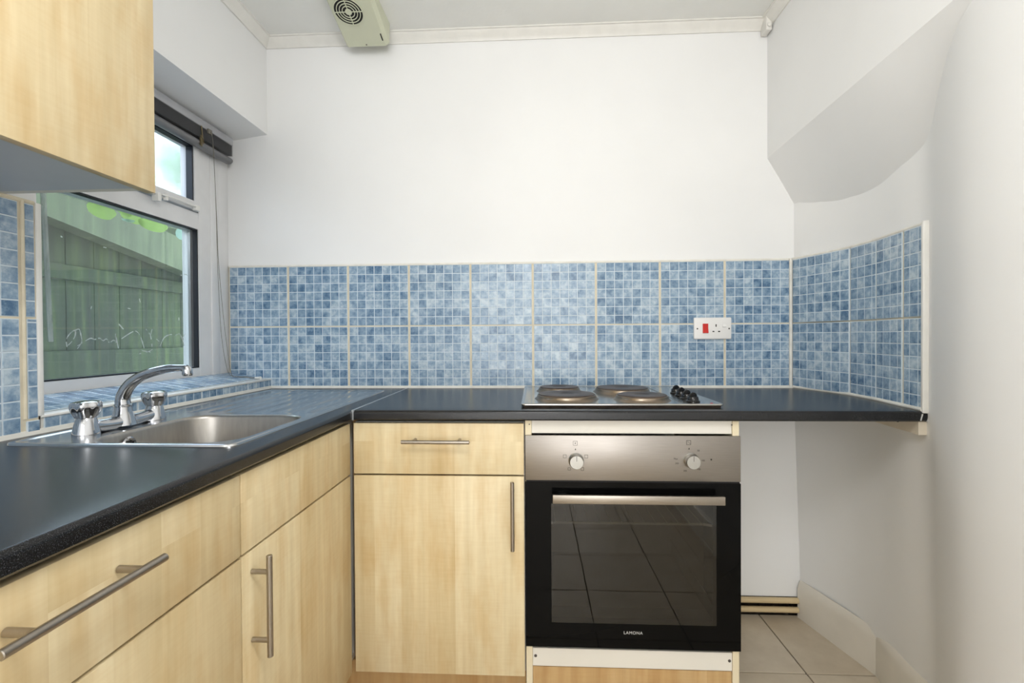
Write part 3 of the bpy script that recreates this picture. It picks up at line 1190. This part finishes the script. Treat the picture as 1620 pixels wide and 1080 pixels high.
# ---------------------------------------------------------------- sink
sink = thing('sink', 'stainless steel inset sink with single bowl and ribbed drainer under the window', 'sink', (-0.81, 1.32, ZT))


def rrect(x0, x1, y0, y1, r, n=8, N=None):
    pts = []
    for (cx, cy, a0) in ((x1 - r, y1 - r, 0), (x0 + r, y1 - r, pi / 2), (x0 + r, y0 + r, pi), (x1 - r, y0 + r, 3 * pi / 2)):
        for k in range(n + 1):
            a = a0 + pi / 2 * k / n
            pts.append((cx + r * cos(a), cy + r * sin(a)))
    return pts


def ring(bm, pts, z):
    return [bm.verts.new((p[0], p[1], z)) for p in pts]


def bridge(bm, A, B):
    n = len(A)
    for i in range(n):
        bm.faces.new((A[i], A[(i + 1) % n], B[(i + 1) % n], B[i]))


SX0, SX1, SY0, SY1 = -1.046, -0.577, 0.866, 1.79
b = nb()
# raised outer lip
lips = [(0.0, 0.0), (0.001, 0.0035), (0.004, 0.0048), (0.009, 0.0045), (0.013, 0.0025), (0.016, 0.002)]
prev = None
for (ins, dz) in lips:
    R = ring(b, rrect(SX0 + ins, SX1 - ins, SY0 + ins, SY1 - ins, 0.022 - ins * 0.5, 6), ZT + dz)
    if prev:
        bridge(b, prev, R)
    prev = R
obj('rim', b, 'sink_steel', sink)
ins = 0.016
dk = ZT + 0.002
DX0, DX1, DY0, DY1 = SX0 + ins, SX1 - ins, SY0 + ins, SY1 - ins
DM = 1.252
BX0, BX1, BY0, BY1 = -0.912, -0.598, 0.889, 1.226
b = nb()
outer = []
hole = rrect(BX0, BX1, BY0, BY1, 0.07, 8)
cxm, cym = (BX0 + BX1) / 2, (BY0 + BY1) / 2
for (px, py) in hole:
    dx, dy = px - cxm, py - cym
    ts = []
    if dx > 1e-6: ts.append((DX1 - cxm) / dx)
    if dx < -1e-6: ts.append((DX0 - cxm) / dx)
    if dy > 1e-6: ts.append((DM - cym) / dy)
    if dy < -1e-6: ts.append((DY0 - cym) / dy)
    t = min(ts)
    outer.append((cxm + dx * t, cym + dy * t))
# rings from the deck down into the bowl mouth
A = ring(b, outer, dk)
B = ring(b, hole, dk)
bridge(b, A, B)
# corner fillers
for cxx, cyy in ((DX0, DY0), (DX1, DY0), (DX0, DM), (DX1, DM)):
    best = sorted(range(len(outer)), key=lambda i: (outer[i][0] - cxx) ** 2 + (outer[i][1] - cyy) ** 2)[:12]
    onx = [i for i in best if abs(outer[i][0] - cxx) < 1e-5]
    ony = [i for i in best if abs(outer[i][1] - cyy) < 1e-5 and i not in onx]
    if onx and ony:
        i, j = onx[0], ony[0]
        if (outer[i][0] - outer[j][0]) ** 2 + (outer[i][1] - outer[j][1]) ** 2 > 1e-12:
            b.faces.new((A[i], b.verts.new((cxx, cyy, dk)), A[j]))
obj('deck', b, 'sink_steel', sink)
# drainer with seven flutes
b = nb()
nx_, ny_ = 150, 60
G = []
fl = [-0.957 + i * 0.0567 for i in range(7)]
for j in range(ny_ + 1):
    y = DM + (DY1 - DM) * j / ny_
    row = []
    for i in range(nx_ + 1):
        x = DX0 + (DX1 - DX0) * i / nx_
        z = dk
        t = min(1, max(0, (y - 1.262) / 0.014)) * min(1, max(0, (1.752 - y) / 0.014))
        for f in fl:
            dd = abs(x - f)
            if dd < 0.017:
                z -= 0.0052 * t * (0.5 + 0.5 * cos(pi * dd / 0.017))
        row.append(b.verts.new((x, y, z)))
    G.append(row)
for j in range(ny_):
    for i in range(nx_):
        b.faces.new((G[j][i], G[j][i + 1], G[j + 1][i + 1], G[j + 1][i]))
obj('drainer', b, 'sink_steel', sink, angle=60)
b = nb()
prev = None
for (ins, dz) in ((0, 0), (0.0015, -0.0008), (0.004, -0.004), (0.005, -0.008), (0.009, -0.11), (0.014, -0.128), (0.03, -0.142), (0.055, -0.147), (0.12, -0.150)):
    R = ring(b, rrect(BX0 + ins, BX1 - ins, BY0 + ins, BY1 - ins, max(0.07 - ins * 0.45, 0.02), 8), dk + dz)
    if prev:
        bridge(b, prev, R)
    prev = R
b.faces.new(prev)
bowl = obj('bowl', b, 'bowl_steel', sink, angle=50)
b = nb()
ox = BX0 + 0.0065
lathe(b, [(0.017, 0.0), (0.019, 0.003), (0.016, 0.0055), (0.012, 0.004), (0.012, 0.001)], (ox, 1.0, 0.881), 'X', 24)
ov = obj('overflow', b, 'chrome', bowl)
b = nb()
for k in range(3):
    box(b, ox + 0.0035, ox + 0.0052, 0.9905, 1.0095, 0.874 + k * 0.006, 0.8765 + k * 0.006)
obj('overflow_slots', b, 'dark_hole', bowl)
b = nb(); lathe(b, [(0.04, 0), (0.042, 0.002), (0.034, 0.003), (0.03, -0.002), (0.01, -0.003)], ((BX0 + BX1) / 2, 1.06, dk - 0.149), 'Z', 28)
obj('waste', b, 'chrome', bowl)

# ---------------------------------------------------------------- mixer tap
TX = -0.958
tap = thing('mixer_tap', 'chrome two-handled kitchen mixer tap with curved swivel spout behind the sink bowl', 'tap', (TX, 1.046, ZT + 0.002))
b = nb()
zb = ZT + 0.002
for ty in (0.956, 1.136):
    lathe(b, [(0.0245, 0), (0.0245, 0.006), (0.023, 0.012), (0.0205, 0.024), (0.0175, 0.036), (0.0165, 0.038)], (TX, ty, zb), 'Z', 28)
# waisted bridge
br_pts = spline([(TX, 0.958, zb + 0.018), (TX, 0.985, zb + 0.014), (TX, 1.02, zb + 0.012), (TX, 1.046, zb + 0.014), (TX, 1.072, zb + 0.012), (TX, 1.107, zb + 0.014), (TX, 1.134, zb + 0.018)], 6)
rad = []
for p in br_pts:
    t = abs(p.y - 1.046) / 0.09
    rad.append(0.0125 + 0.006 * (1 - t) ** 2 + 0.003 * t * t)
tube(b, br_pts, rad, 20)
lathe(b, [(0.026, 0.006), (0.024, 0.016), (0.0205, 0.028), (0.0175, 0.040), (0.0168, 0.048), (0.0182, 0.049), (0.0182, 0.053), (0.016, 0.054)], (TX, 1.046, zb), 'Z', 28)
obj('body', b, 'chrome', tap)
b = nb()
sp = spline([(TX, 1.046, zb + 0.052), (TX + 0.001, 1.046, zb + 0.072), (TX + 0.018, 1.047, zb + 0.1), (TX + 0.052, 1.048, zb + 0.122), (TX + 0.1, 1.049, zb + 0.1345), (TX + 0.135, 1.05, zb + 0.137), (TX + 0.152, 1.05, zb + 0.136)], 7)
n = len(sp)
tube(b, sp, [0.0155 - 0.0072 * min(1, i / (n - 1) * 1.15) for i in range(n)], 22)
obj('spout', b, 'chrome', tap)
b = nb()
tube(b, [(TX + 0.150, 1.05, zb + 0.1385), (TX + 0.152, 1.05, zb + 0.134), (TX + 0.1535, 1.05, zb + 0.123), (TX + 0.1535, 1.05, zb + 0.119)], [0.009, 0.0108, 0.0108, 0.0095], 22)
obj('aerator', b, 'chrome', tap, label='scaled chrome spout nozzle')
for ty in (0.956, 1.136):
    b = nb()
    mod = lambda a, h: 1 + 0.07 * cos(6 * a) * (1 if h > 0.006 else 0.3)
    lathe(b, [(0.018, 0.0385), (0.019, 0.041), (0.0235, 0.05), (0.0262, 0.06), (0.0262, 0.067), (0.0235, 0.0715), (0.016, 0.0735), (0.006, 0.074)], (TX, ty, zb), 'Z', 48, mod)
    obj('handle', b, 'chrome', tap)

# ---------------------------------------------------------------- hob
hob = thing('hob', 'stainless steel electric hob with four solid plates set on the worktop above the oven', 'hob', (0.25, 1.61, ZT))
HX0, HX1, HY0, HY1 = -0.041, 0.541, 1.366, 1.868
b = nb()
prev = None
for (ins, z) in ((0.0, 0.0075), (0.0, 0.0095), (0.002, 0.0115), (0.006, 0.012), (0.012, 0.0108), (0.016, 0.0085), (0.03, 0.0082)):
    R = ring(b, rrect(HX0 + ins, HX1 - ins, HY0 + ins, HY1 - ins, max(0.012 - ins * 0.3, 0.004), 5), ZT + z)
    if prev:
        bridge(b, prev, R)
    prev = R
b.faces.new(prev)
R0 = ring(b, rrect(HX0, HX1, HY0, HY1, 0.012, 5), ZT + 0.0075)
R1 = ring(b, rrect(HX0 + 0.002, HX1 - 0.002, HY0 + 0.002, HY1 - 0.002, 0.01, 5), ZT + 0.0065)
bridge(b, R1, R0); b.faces.new(R1[::-1])
obj('tray', b, 'hob_steel', hob)
b = nb(); box(b, HX0 + 0.008, HX1 - 0.008, HY0 + 0.006, HY1 - 0.008, ZT + 0.0002, ZT + 0.0066)
obj('seal', b, 'rough_dark', hob)
zh = ZT + 0.0082
for (x, y, R_) in ((0.101, 1.508, 0.097), (0.088, 1.715, 0.077), (0.310, 1.690, 0.097), (0.334, 1.485, 0.083)):
    b = nb()
    k = R_ - 0.006
    lathe(b, [(k - 0.004, 0.010), (k - 0.001, 0.0145), (k - 0.003, 0.017), (k - 0.010, 0.0178), (0.026, 0.0168), (0.022, 0.0150), (0.004, 0.0150)], (x, y, zh), 'Z', 48)
    hp = obj('hotplate', b, 'iron', hob)
    b = nb()
    lathe(b, [(R_ + 0.005, 0.0), (R_ + 0.003, 0.002), (R_ - 0.001, 0.0045), (R_ - 0.003, 0.008), (R_ - 0.004, 0.0125), (R_ - 0.006, 0.0142), (R_ - 0.010, 0.012), (R_ - 0.011, 0.008)], (x, y, zh), 'Z', 48)
    obj('trim_ring', b, 'ring_steel', hp)
for i, y in enumerate((1.645, 1.575, 1.505, 1.435)):
    x = 0.487 - i * 0.004
    b = nb()
    lathe(b, [(0.020, 0.0), (0.020, 0.003), (0.0165, 0.006), (0.0155, 0.014), (0.0135, 0.0165), (0.004, 0.017)], (x, y, zh), 'Z', 28)
    n0 = len(b.verts)
    lathe(b, [(0.011, -0.0035), (0.0145, -0.0028), (0.0155, 0.0), (0.0145, 0.0028), (0.011, 0.0035)], (x, y, zh + 0.0135), 'X', 28)
    b.verts.ensure_lookup_table()
    bmesh.ops.rotate(b, cent=(x, y, zh), matrix=Matrix.Rotation(radians(-62), 3, 'Z'), verts=b.verts[n0:])
    kn = obj('knob', b, 'black_plastic', hob)
b = nb(); box(b, 0.515, 0.521, 1.40, 1.406, zh, zh + 0.0012); obj('indicator_lamp', b, 'red', hob)
b = nb(); box(b, 0.4355, 0.4375, 1.39, 1.85, zh, zh + 0.0012); box(b, 0.431, 0.4325, 1.39, 1.85, zh, zh + 0.001)
obj('pressed_line', b, 'hob_steel', hob)

# ---------------------------------------------------------------- oven housing
hs = thing('oven_housing', 'white oven housing unit with screwed lower panel and wood plinth under the hob', 'cabinet', (0.27, 1.6, 0))
b = nb(); box(b, -0.0285, -0.0105, YF + 0.004, 1.88, 0.0, 0.881, 0.0005, 1); obj('side_panel', b, 'melamine_edge', hs)
b = nb(); box(b, 0.549, 0.567, YF + 0.004, 1.88, 0.0, 0.881, 0.0005, 1); obj('side_panel', b, 'melamine_edge', hs)
b = nb(); box(b, -0.010, 0.5485, YF + 0.008, YF + 0.024, 0.842, 0.8815, 0.0005, 1); obj('top_rail', b, 'carcass', hs)
b = nb(); box(b, -0.010, 0.5485, YF + 0.006, YF + 0.022, 0.176, 0.2275, 0.0005, 1); obj('lower_panel', b, 'carcass', hs)
b = nb(); box(b, -0.010, 0.5485, YF + 0.024, 1.87, 0.214, 0.23, 0.0005, 1); obj('shelf', b, 'carcass', hs)
b = nb(); box(b, -0.010, 0.5485, YF + 0.010, YF + 0.026, 0.0, 0.172, 0.0005, 1); obj('plinth', b, 'oak', hs)
for x, z in ((-0.002, 0.205), (0.541, 0.205)):
    b = nb(); lathe(b, [(0.0042, 0), (0.0042, 0.001), (0.002, 0.0014), (0.0008, 0.0006)], (x, YF + 0.006, z), 'Y-', 14); obj('screw', b, 'screw', hs)
for x in (-0.0205, 0.5535):
    b = nb(); lathe(b, [(0.002, 0), (0.002, 0.0008), (0.0005, 0.0008)], (x + (0.004 if x < 0 else -0.006), YF + 0.0045, 0.868), 'Y-', 10); obj('screw', b, 'screw', hs)

# ---------------------------------------------------------------- oven
ov_ = thing('built_in_oven', 'built-in electric oven with brushed steel control panel and black glass door', 'oven', (0.27, 1.6, 0.231))
OX0, OX1 = -0.0285, 0.5685
b = nb(); box(b, OX0, OX1, YF - 0.004, YF + 0.022 - 0.0185, 0.711, 0.838, 0.0012)
cpn = obj('control_panel', b, 'panel_steel', ov_)
b = nb()
CY0, CY1 = YF + 0.030, 1.83
CX0, CX1, CZ0, CZ1 = 0.028, 0.515, 0.285, 0.66
box(b, CX0 - .02, CX0, CY0, CY1, CZ0 - .02, CZ1 + .02); box(b, CX1, CX1 + .02, CY0, CY1, CZ0 - .02, CZ1 + .02)
box(b, CX0, CX1, CY0, CY1, CZ0 - .02, CZ0); box(b, CX0, CX1, CY0, CY1, CZ1, CZ1 + .02)
box(b, CX0, CX1, CY1 - 0.02, CY1, CZ0, CZ1)
for s in (CX0 + 0.004, CX1 - 0.004):
    for k in range(4):
        zz = 0.34 + k * 0.075
        tube(b, [(s, CY0 + .02, zz), (s, CY1 - .03, zz)], 0.003, 6)
obj('cavity', b, 'enamel', ov_)
b = nb()
zr = 0.567
tube(b, [(CX0 + .006, CY0 + .02, zr), (CX0 + .03, CY0 + .02, zr + .004), (CX1 - .03, CY0 + .02, zr + .004), (CX1 - .006, CY0 + .02, zr)], 0.0036, 8)
tube(b, [(CX0 + .006, CY1 - .06, zr), (CX1 - .006, CY1 - .06, zr)], 0.0028, 8)
for k in range(14):
    x = CX0 + 0.03 + k * (CX1 - CX0 - 0.06) / 13
    tube(b, [(x, CY0 + .02, zr), (x, CY1 - .06, zr)], 0.0015, 6)
obj('rack', b, 'cornice', ov_)
# door: glass surround + window
DZ0, DZ1 = 0.238, 0.706
WX0, WX1, WZ0, WZ1 = 0.044, 0.502, 0.308, 0.645
b = nb()
yd0, yd1 = YF - 0.004, YF + 0.002
box(b, OX0, WX0, yd0, yd1, DZ0, DZ1); box(b, WX1, OX1, yd0, yd1, DZ0, DZ1)
box(b, WX0, WX1, yd0, yd1, DZ0, WZ0); box(b, WX0, WX1, yd0, yd1, WZ1, DZ1)
door = obj('door', b, 'black_glass', ov_)
b = nb()
yb0, yb1 = YF + 0.0025, YF + 0.026
box(b, -0.009, WX0 - 0.002, yb0, yb1, DZ0, DZ1); box(b, WX1 + 0.002, 0.5475, yb0, yb1, DZ0, DZ1)
box(b, WX0 - 0.002, WX1 + 0.002, yb0, yb1, DZ0, WZ0 - 0.002); box(b, WX0 - 0.002, WX1 + 0.002, yb0, yb1, WZ1 + 0.002, DZ1)
obj('door_frame', b, 'black_plastic', door)
b = nb(); box(b, WX0, WX1, yd0, yd0 + 0.0035, WZ0, WZ1)
obj('window', b, 'oven_window', door)
b = nb(); box(b, WX0 + 0.005, WX1 - 0.028, YF + 0.016, YF + 0.019, WZ0 + 0.035, WZ1 - 0.002)
obj('inner_pane', b, mat_glass('inner_oven_glass', (0.9, 0.89, 0.86, 1), 0.0, 0.03), door)
b = nb()
box(b, 0.047, 0.5115, YF - 0.043, YF - 0.033, 0.6585, 0.682, 0.0015)
h = obj('handle', b, 'handle_steel', door)
for x in (0.075, 0.484):
    b = nb(); box(b, x - 0.012, x + 0.012, YF - 0.034, YF - 0.0042, 0.663, 0.678, 0.001); obj('mount', b, 'black_plastic', h)
b = nb(); box(b, OX0 + 0.002, OX1 - 0.002, YF - 0.001, YF + 0.002, 0.706, 0.711); obj('vent_gap', b, 'dark_hole', ov_)
# lettering on the door
fc = bpy.data.curves.new('lettering', 'FONT')
fc.body = 'LAMONA'
fc.size = 0.0118
fc.align_x = 'CENTER'
fc.align_y = 'CENTER'
fc.extrude = 0.0001
fc.space_character = 1.12
tmp = bpy.data.objects.new('lettering', fc)
me = bpy.data.meshes.new_from_object(tmp)
bpy.data.objects.remove(tmp)
me.materials.append(M['white_print'])
me.transform(Matrix.Translation(Vector((0.272, yd0 - 0.0002, 0.283)) - OFF[door.name]) @ Matrix.Rotation(pi / 2, 4, 'X'))
o = bpy.data.objects.new('lettering', me)
COL.objects.link(o); o.parent = door
# control knobs
for kx, kz in ((0.1145, 0.7675), (0.4335, 0.7700)):
    b = nb()
    lathe(b, [(0.0215, 0), (0.0215, 0.003), (0.0195, 0.005), (0.0192, 0.021), (0.0182, 0.0225), (0.001, 0.0226)], (kx, YF - 0.004, kz), 'Y-', 40)
    k = obj('knob', b, 'knob_alu', cpn)
    b = nb(); box(b, kx - 0.0006, kx + 0.0006, YF - 0.0269, YF - 0.0266, kz + 0.003, kz + 0.0175)
    obj('pointer_line', b, 'black_paint', k)


def outline(bm, cx, cz, w, h, t=0.0009):
    y0, y1 = YF - 0.0044, YF - 0.0039
    box(bm, cx - w, cx + w, y0, y1, cz + h - t, cz + h); box(bm, cx - w, cx + w, y0, y1, cz - h, cz - h + t)
    box(bm, cx - w, cx - w + t, y0, y1, cz - h + t, cz + h - t); box(bm, cx + w - t, cx + w, y0, y1, cz - h + t, cz + h - t)


b = nb()
y0_, y1_ = YF - 0.0044, YF - 0.0039
kx, kz = 0.1145, 0.7675
outline(b, kx - 0.002, kz + 0.049, 0.0062, 0.0062)
box(b, kx - 0.003, kx - 0.001, y0_, y1_, kz + 0.047, kz + 0.051)
prism(b, [(kx - 0.0035, kz + 0.030), (kx + 0.0005, kz + 0.030), (kx - 0.0015, kz + 0.035)], y0_, y1_, 'Y')
for dx, dz, w_, h_ in ((-0.0315, 0.012, 0.0048, 0.0048), (0.0285, 0.012, 0.0048, 0.0048), (-0.019, -0.0235, 0.0042, 0.0036), (0.0175, -0.0235, 0.0042, 0.0045)):
    outline(b, kx + dx, kz + dz, w_, h_)
kx, kz = 0.4335, 0.7700
outline(b, kx - 0.007, kz + 0.050, 0.0062, 0.0062)
for s in range(4):
    box(b, kx - 0.0105 + 0.0022 * s, kx - 0.0092 + 0.0022 * s, y0_, y1_, kz + 0.0525 - s * 0.002, kz + 0.0535 - s * 0.002)
prism(b, [(kx - 0.008, kz + 0.031), (kx - 0.004, kz + 0.031), (kx - 0.006, kz + 0.036)], y0_, y1_, 'Y')
obj('printed_symbols', b, 'black_paint', cpn, smooth=False, kind='stuff')


def numeral(txt, x, z, size):
    c = bpy.data.curves.new('numeral', 'FONT')
    c.body = txt; c.size = size; c.align_x = 'CENTER'; c.align_y = 'CENTER'; c.extrude = 0.0001
    t_ = bpy.data.objects.new('numeral', c)
    m_ = bpy.data.meshes.new_from_object(t_)
    bpy.data.objects.remove(t_)
    m_.materials.append(M['black_paint'])
    m_.transform(Matrix.Translation(Vector((x, YF - 0.0042, z)) - OFF[cpn.name]) @ Matrix.Rotation(pi / 2, 4, 'X'))
    o_ = bpy.data.objects.new('numeral', m_)
    COL.objects.link(o_); o_.parent = cpn


for tx, dx, dz in (('50', 0.0195, 0.0275), ('100', 0.032, 0.0), ('150', 0.0205, -0.0245), ('200', -0.017, -0.029), ('250', -0.0395, -0.0085), ('Max', -0.0425, 0.0045)):
    numeral(tx, kx + dx, kz + dz, 0.0065)
b = nb(); lathe(b, [(0.0022, 0), (0.0022, 0.0006), (0.0005, 0.0008)], (kx + 0.0545, YF - 0.004, kz + 0.003), 'Y-', 12)
obj('pilot_lamp', b, 'black_paint', cpn)

# ---------------------------------------------------------------- cooker switch with socket
sw = thing('cooker_switch', 'white double wall plate with red rocker switch and three-pin socket on the tiles', 'socket', (0.704, YB - 0.008, 1.1455))
yw = YB - 0.0083
b = nb(); box(b, 0.631, 0.777, yw - 0.010, yw, 1.1025, 1.1885, 0.004, 3)
obj('plate', b, 'socket', sw)
yp = yw - 0.010
b = nb()
prism(b, [(yp + 0.002, 1.126), (yp - 0.006, 1.128), (yp - 0.002, 1.146), (yp - 0.0025, 1.164), (yp + 0.002, 1.165)], 0.6645, 0.6855, 'X')
obj('red_rocker', b, 'red', sw)
b = nb()
box(b, 0.7145, 0.7185, yp - 0.0003, yp + 0.001, 1.1515, 1.162); box(b, 0.7025, 0.710, yp - 0.0003, yp + 0.001, 1.131, 1.1355); box(b, 0.7245, 0.732, yp - 0.0003, yp + 0.001, 1.131, 1.1355)
obj('pin_slots', b, 'dark_hole', sw)
b = nb()
prism(b, [(yp + 0.001, 1.149), (yp - 0.0045, 1.152), (yp - 0.001, 1.160), (yp - 0.001, 1.168), (yp + 0.001, 1.168)], 0.742, 0.755, 'X')
obj('rocker', b, 'socket', sw)
for x in (0.644, 0.767):
    b = nb(); lathe(b, [(0.0032, 0), (0.0032, 0.0006), (0.001, 0.0003)], (x, yp, 1.1445), 'Y-', 14); obj('screw', b, 'screw', sw)

# ---------------------------------------------------------------- extractor on the ceiling
ex = thing('ceiling_fan_unit', 'cream wedge-shaped ventilation unit with round grille fixed under the ceiling', 'fan', (-0.65, 1.69, ZC - 0.05))
EX0, EX1, EY1, EY0 = -0.737, -0.566, 1.838, 1.545
zlow = lambda y: 2.267 + 0.28 * (EY1 - y)
b = nb()
# chamfered lower edges: bottom panel narrower than the body at the ceiling
c0, c1 = 0.010, 0.013
def sect(y):
    zl = zlow(y); zu = ZC - 0.0005
    k = min(0.012, (zu - zl) * 0.5)
    return [(EX0, y, zu), (EX0, y, zl + k * .6), (EX0 + 0.006, y, zl), (EX1 - c1, y, zl), (EX1, y, zl + k), (EX1 + 0.002, y, zu)]
rows = [[b.verts.new(p) for p in sect(y)] for y in (EY1, EY1 - 0.004, 1.75, 1.65, EY0)]
for r0, r1 in zip(rows, rows[1:]):
    for i in range(6):
        b.faces.new((r0[i], r0[(i + 1) % 6], r1[(i + 1) % 6], r1[i]))
b.faces.new(rows[0]); b.faces.new(rows[-1][::-1])
obj('body', b, 'fan', ex, angle=20)
# grille
gy, gx = 1.695, -0.6725
tilt = Matrix.Rotation(-math.atan(0.28), 4, 'X')
gc = Matrix.Translation((gx, gy, zlow(gy) - 0.0004)) @ tilt @ Matrix.Rotation(pi, 4, 'X')
def xf(bm):
    bmesh.ops.transform(bm, matrix=gc, verts=bm.verts)
b = nb(); lathe(b, [(0.0505, 0.0), (0.0505, 0.0008), (0.001, 0.0008)], (0, 0, 0), 'Z', 48); xf(b)
gr_d = obj('grille_opening', b, 'dark_hole', ex)
b = nb()
for R0_, R1_ in ((0.0505, 0.0545), (0.0405, 0.0432), (0.0305, 0.0332), (0.0205, 0.0232)):
    prof = [(R0_, 0.0003), (R0_, 0.003), (R1_, 0.003), (R1_, 0.0003)]
    n = 48
    rr = [[b.verts.new((r * cos(2 * pi * k / n), r * sin(2 * pi * k / n), h)) for k in range(n)] for r, h in prof]
    for q in range(4):
        bridge(b, rr[q], rr[(q + 1) % 4])
lathe(b, [(0.012, 0.0003), (0.012, 0.003), (0.001, 0.0034)], (0, 0, 0), 'Z', 28)
for a in range(4):
    box(b, 0.010, 0.052, -0.0015, 0.0015, 0.001, 0.0028, 0, 2, Matrix.Rotation(a * pi / 2, 3, 'Z'), (0, 0, 0))
xf(b)
obj('grille', b, 'fan', ex)
b = nb(); box(b, EX1 - 0.021, EX1 - 0.017, 1.785, 1.815, zlow(1.80) - 0.0015, zlow(1.80) + 0.004, 0, 2, Matrix.Rotation(-math.atan(0.28), 3, 'X'), (EX1, 1.80, zlow(1.80)))
obj('pull_slot', b, 'dark_hole', ex)
b = nb(); lathe(b, [(0.003, 0), (0.003, 0.001), (0.001, 0.001)], (-0.655, EY1 - 0.008, zlow(EY1 - 0.008) - 0.001), 'Z', 10); obj('screw', b, 'screw', ex)

# ---------------------------------------------------------------- blind
bl = thing('venetian_blind', 'grey venetian blind drawn up under the window head with hanging cord', 'blind', (-1.235, 1.45, 1.93))
BYN, BYF = 1.02, 1.868
b = nb(); box(b, -1.262, -1.226, BYN, BYF, 1.901, 1.930, 0.002)
obj('headrail', b, 'blind_light', bl)
b = nb()
for k in range(15):
    z = 1.897 - k * 0.0028
    prism(b, [(-1.264, z), (-1.244, z + 0.002), (-1.224, z), (-1.224, z - 0.0007), (-1.244, z + 0.0013), (-1.264, z - 0.0007)], BYN + 0.005, BYF - 0.006, 'Y')
obj('slats', b, 'blind', bl, kind='stuff')
b = nb()
prism(b, [(-1.262 + 0.018 + 0.0185 * cos(t), 1.8395 + 0.0135 * sin(t)) for t in [2 * pi * k / 20 for k in range(20)]], BYN + 0.002, BYF - 0.003, 'Y')
obj('bottom_rail', b, 'blind', bl)
b = nb()
box(b, -1.227, -1.2215, 1.675, 1.685, 1.828, 1.858, 0.001)
tube(b, [(-1.222, 1.68, 1.90), (-1.221, 1.684, 1.86), (-1.222, 1.68, 1.825)], 0.0022, 6)
tube(b, [(-1.218, 1.668, 1.862), (-1.213, 1.676, 1.85), (-1.218, 1.686, 1.838), (-1.222, 1.675, 1.83)], 0.0018, 6)
obj('ladder_clip', b, 'brass', bl)
b = nb(); box(b, -1.227, -1.219, 1.715, 1.735, 1.888, 1.906, 0.001)
tube(b, spline([(-1.221, 1.728, 1.90), (-1.214, 1.730, 1.85), (-1.206, 1.733, 1.60), (-1.203, 1.738, 1.40), (-1.200, 1.765, 1.15), (-1.200, 1.80, 0.98), (-1.195, 1.83, 0.9645), (-1.17, 1.86, 0.9595), (-1.15, 1.845, 0.956), (-1.135, 1.87, 0.954), (-1.118, 1.858, 0.953)]), 0.0009, 6)
tube(b, spline([(-1.221, 1.723, 1.90), (-1.212, 1.728, 1.85), (-1.205, 1.730, 1.60), (-1.203, 1.732, 1.40), (-1.202, 1.745, 1.15), (-1.204, 1.78, 1.0), (-1.205, 1.815, 0.967), (-1.18, 1.83, 0.961), (-1.15, 1.87, 0.956), (-1.135, 1.86, 0.954), (-1.118, 1.868, 0.953)]), 0.0009, 6)
cord = obj('cord', b, 'cord', bl)
b = nb(); tube(b, [(-1.138, 1.858, 0.9555), (-1.112, 1.852, 0.9555)], [0.004, 0.0062], 12); obj('tassel', b, 'trim_white', cord)
b = nb(); tube(b, [(-1.216, 1.105, 1.90), (-1.218, 1.112, 1.50), (-1.220, 1.127, 1.111)], 0.0056, 6)
obj('tilt_wand', b, 'clear_plastic', bl, smooth=False)

# ---------------------------------------------------------------- pipes and batten under the alcove worktop
for z, lab in ((0.067, 'upper of two cream painted pipes running low along the back wall'), (0.030, 'lower of two cream painted pipes just above the floor by the back wall')):
    b = nb(); tube(b, [(0.575, YB - 0.0125, z), (1.035, YB - 0.0125, z)], 0.0112, 16)
    tag(obj('pipe', b, 'pipe'), lab, 'pipe', 'pipes along the back wall')
b = nb()
p = []
yys = [1.318 + i * 0.03 for i in range(12)]
fr = [(xlow(y) + lean(y) * 0.07 - 0.001, y) for y in yys]
bk = [(x - 0.022, y) for x, y in fr][::-1]
prism(b, fr + bk, 0.845, 0.8815, 'Z')
o = tag(obj('support_batten', b, 'batten'), 'pale wooden batten screwed to the right wall beneath the worktop end', 'batten')
b = nb(); lathe(b, [(0.003, 0), (0.003, 0.001), (0.001, 0.001)], (0, 0, 0), 'X', 10)
bmesh.ops.rotate(b, cent=(0, 0, 0), matrix=Matrix.Rotation(pi, 3, 'Z'), verts=b.verts)
bmesh.ops.translate(b, vec=(xlow(1.40) - 0.0232, 1.40, 0.868), verts=b.verts)
obj('screw', b, 'dark_hole', o)
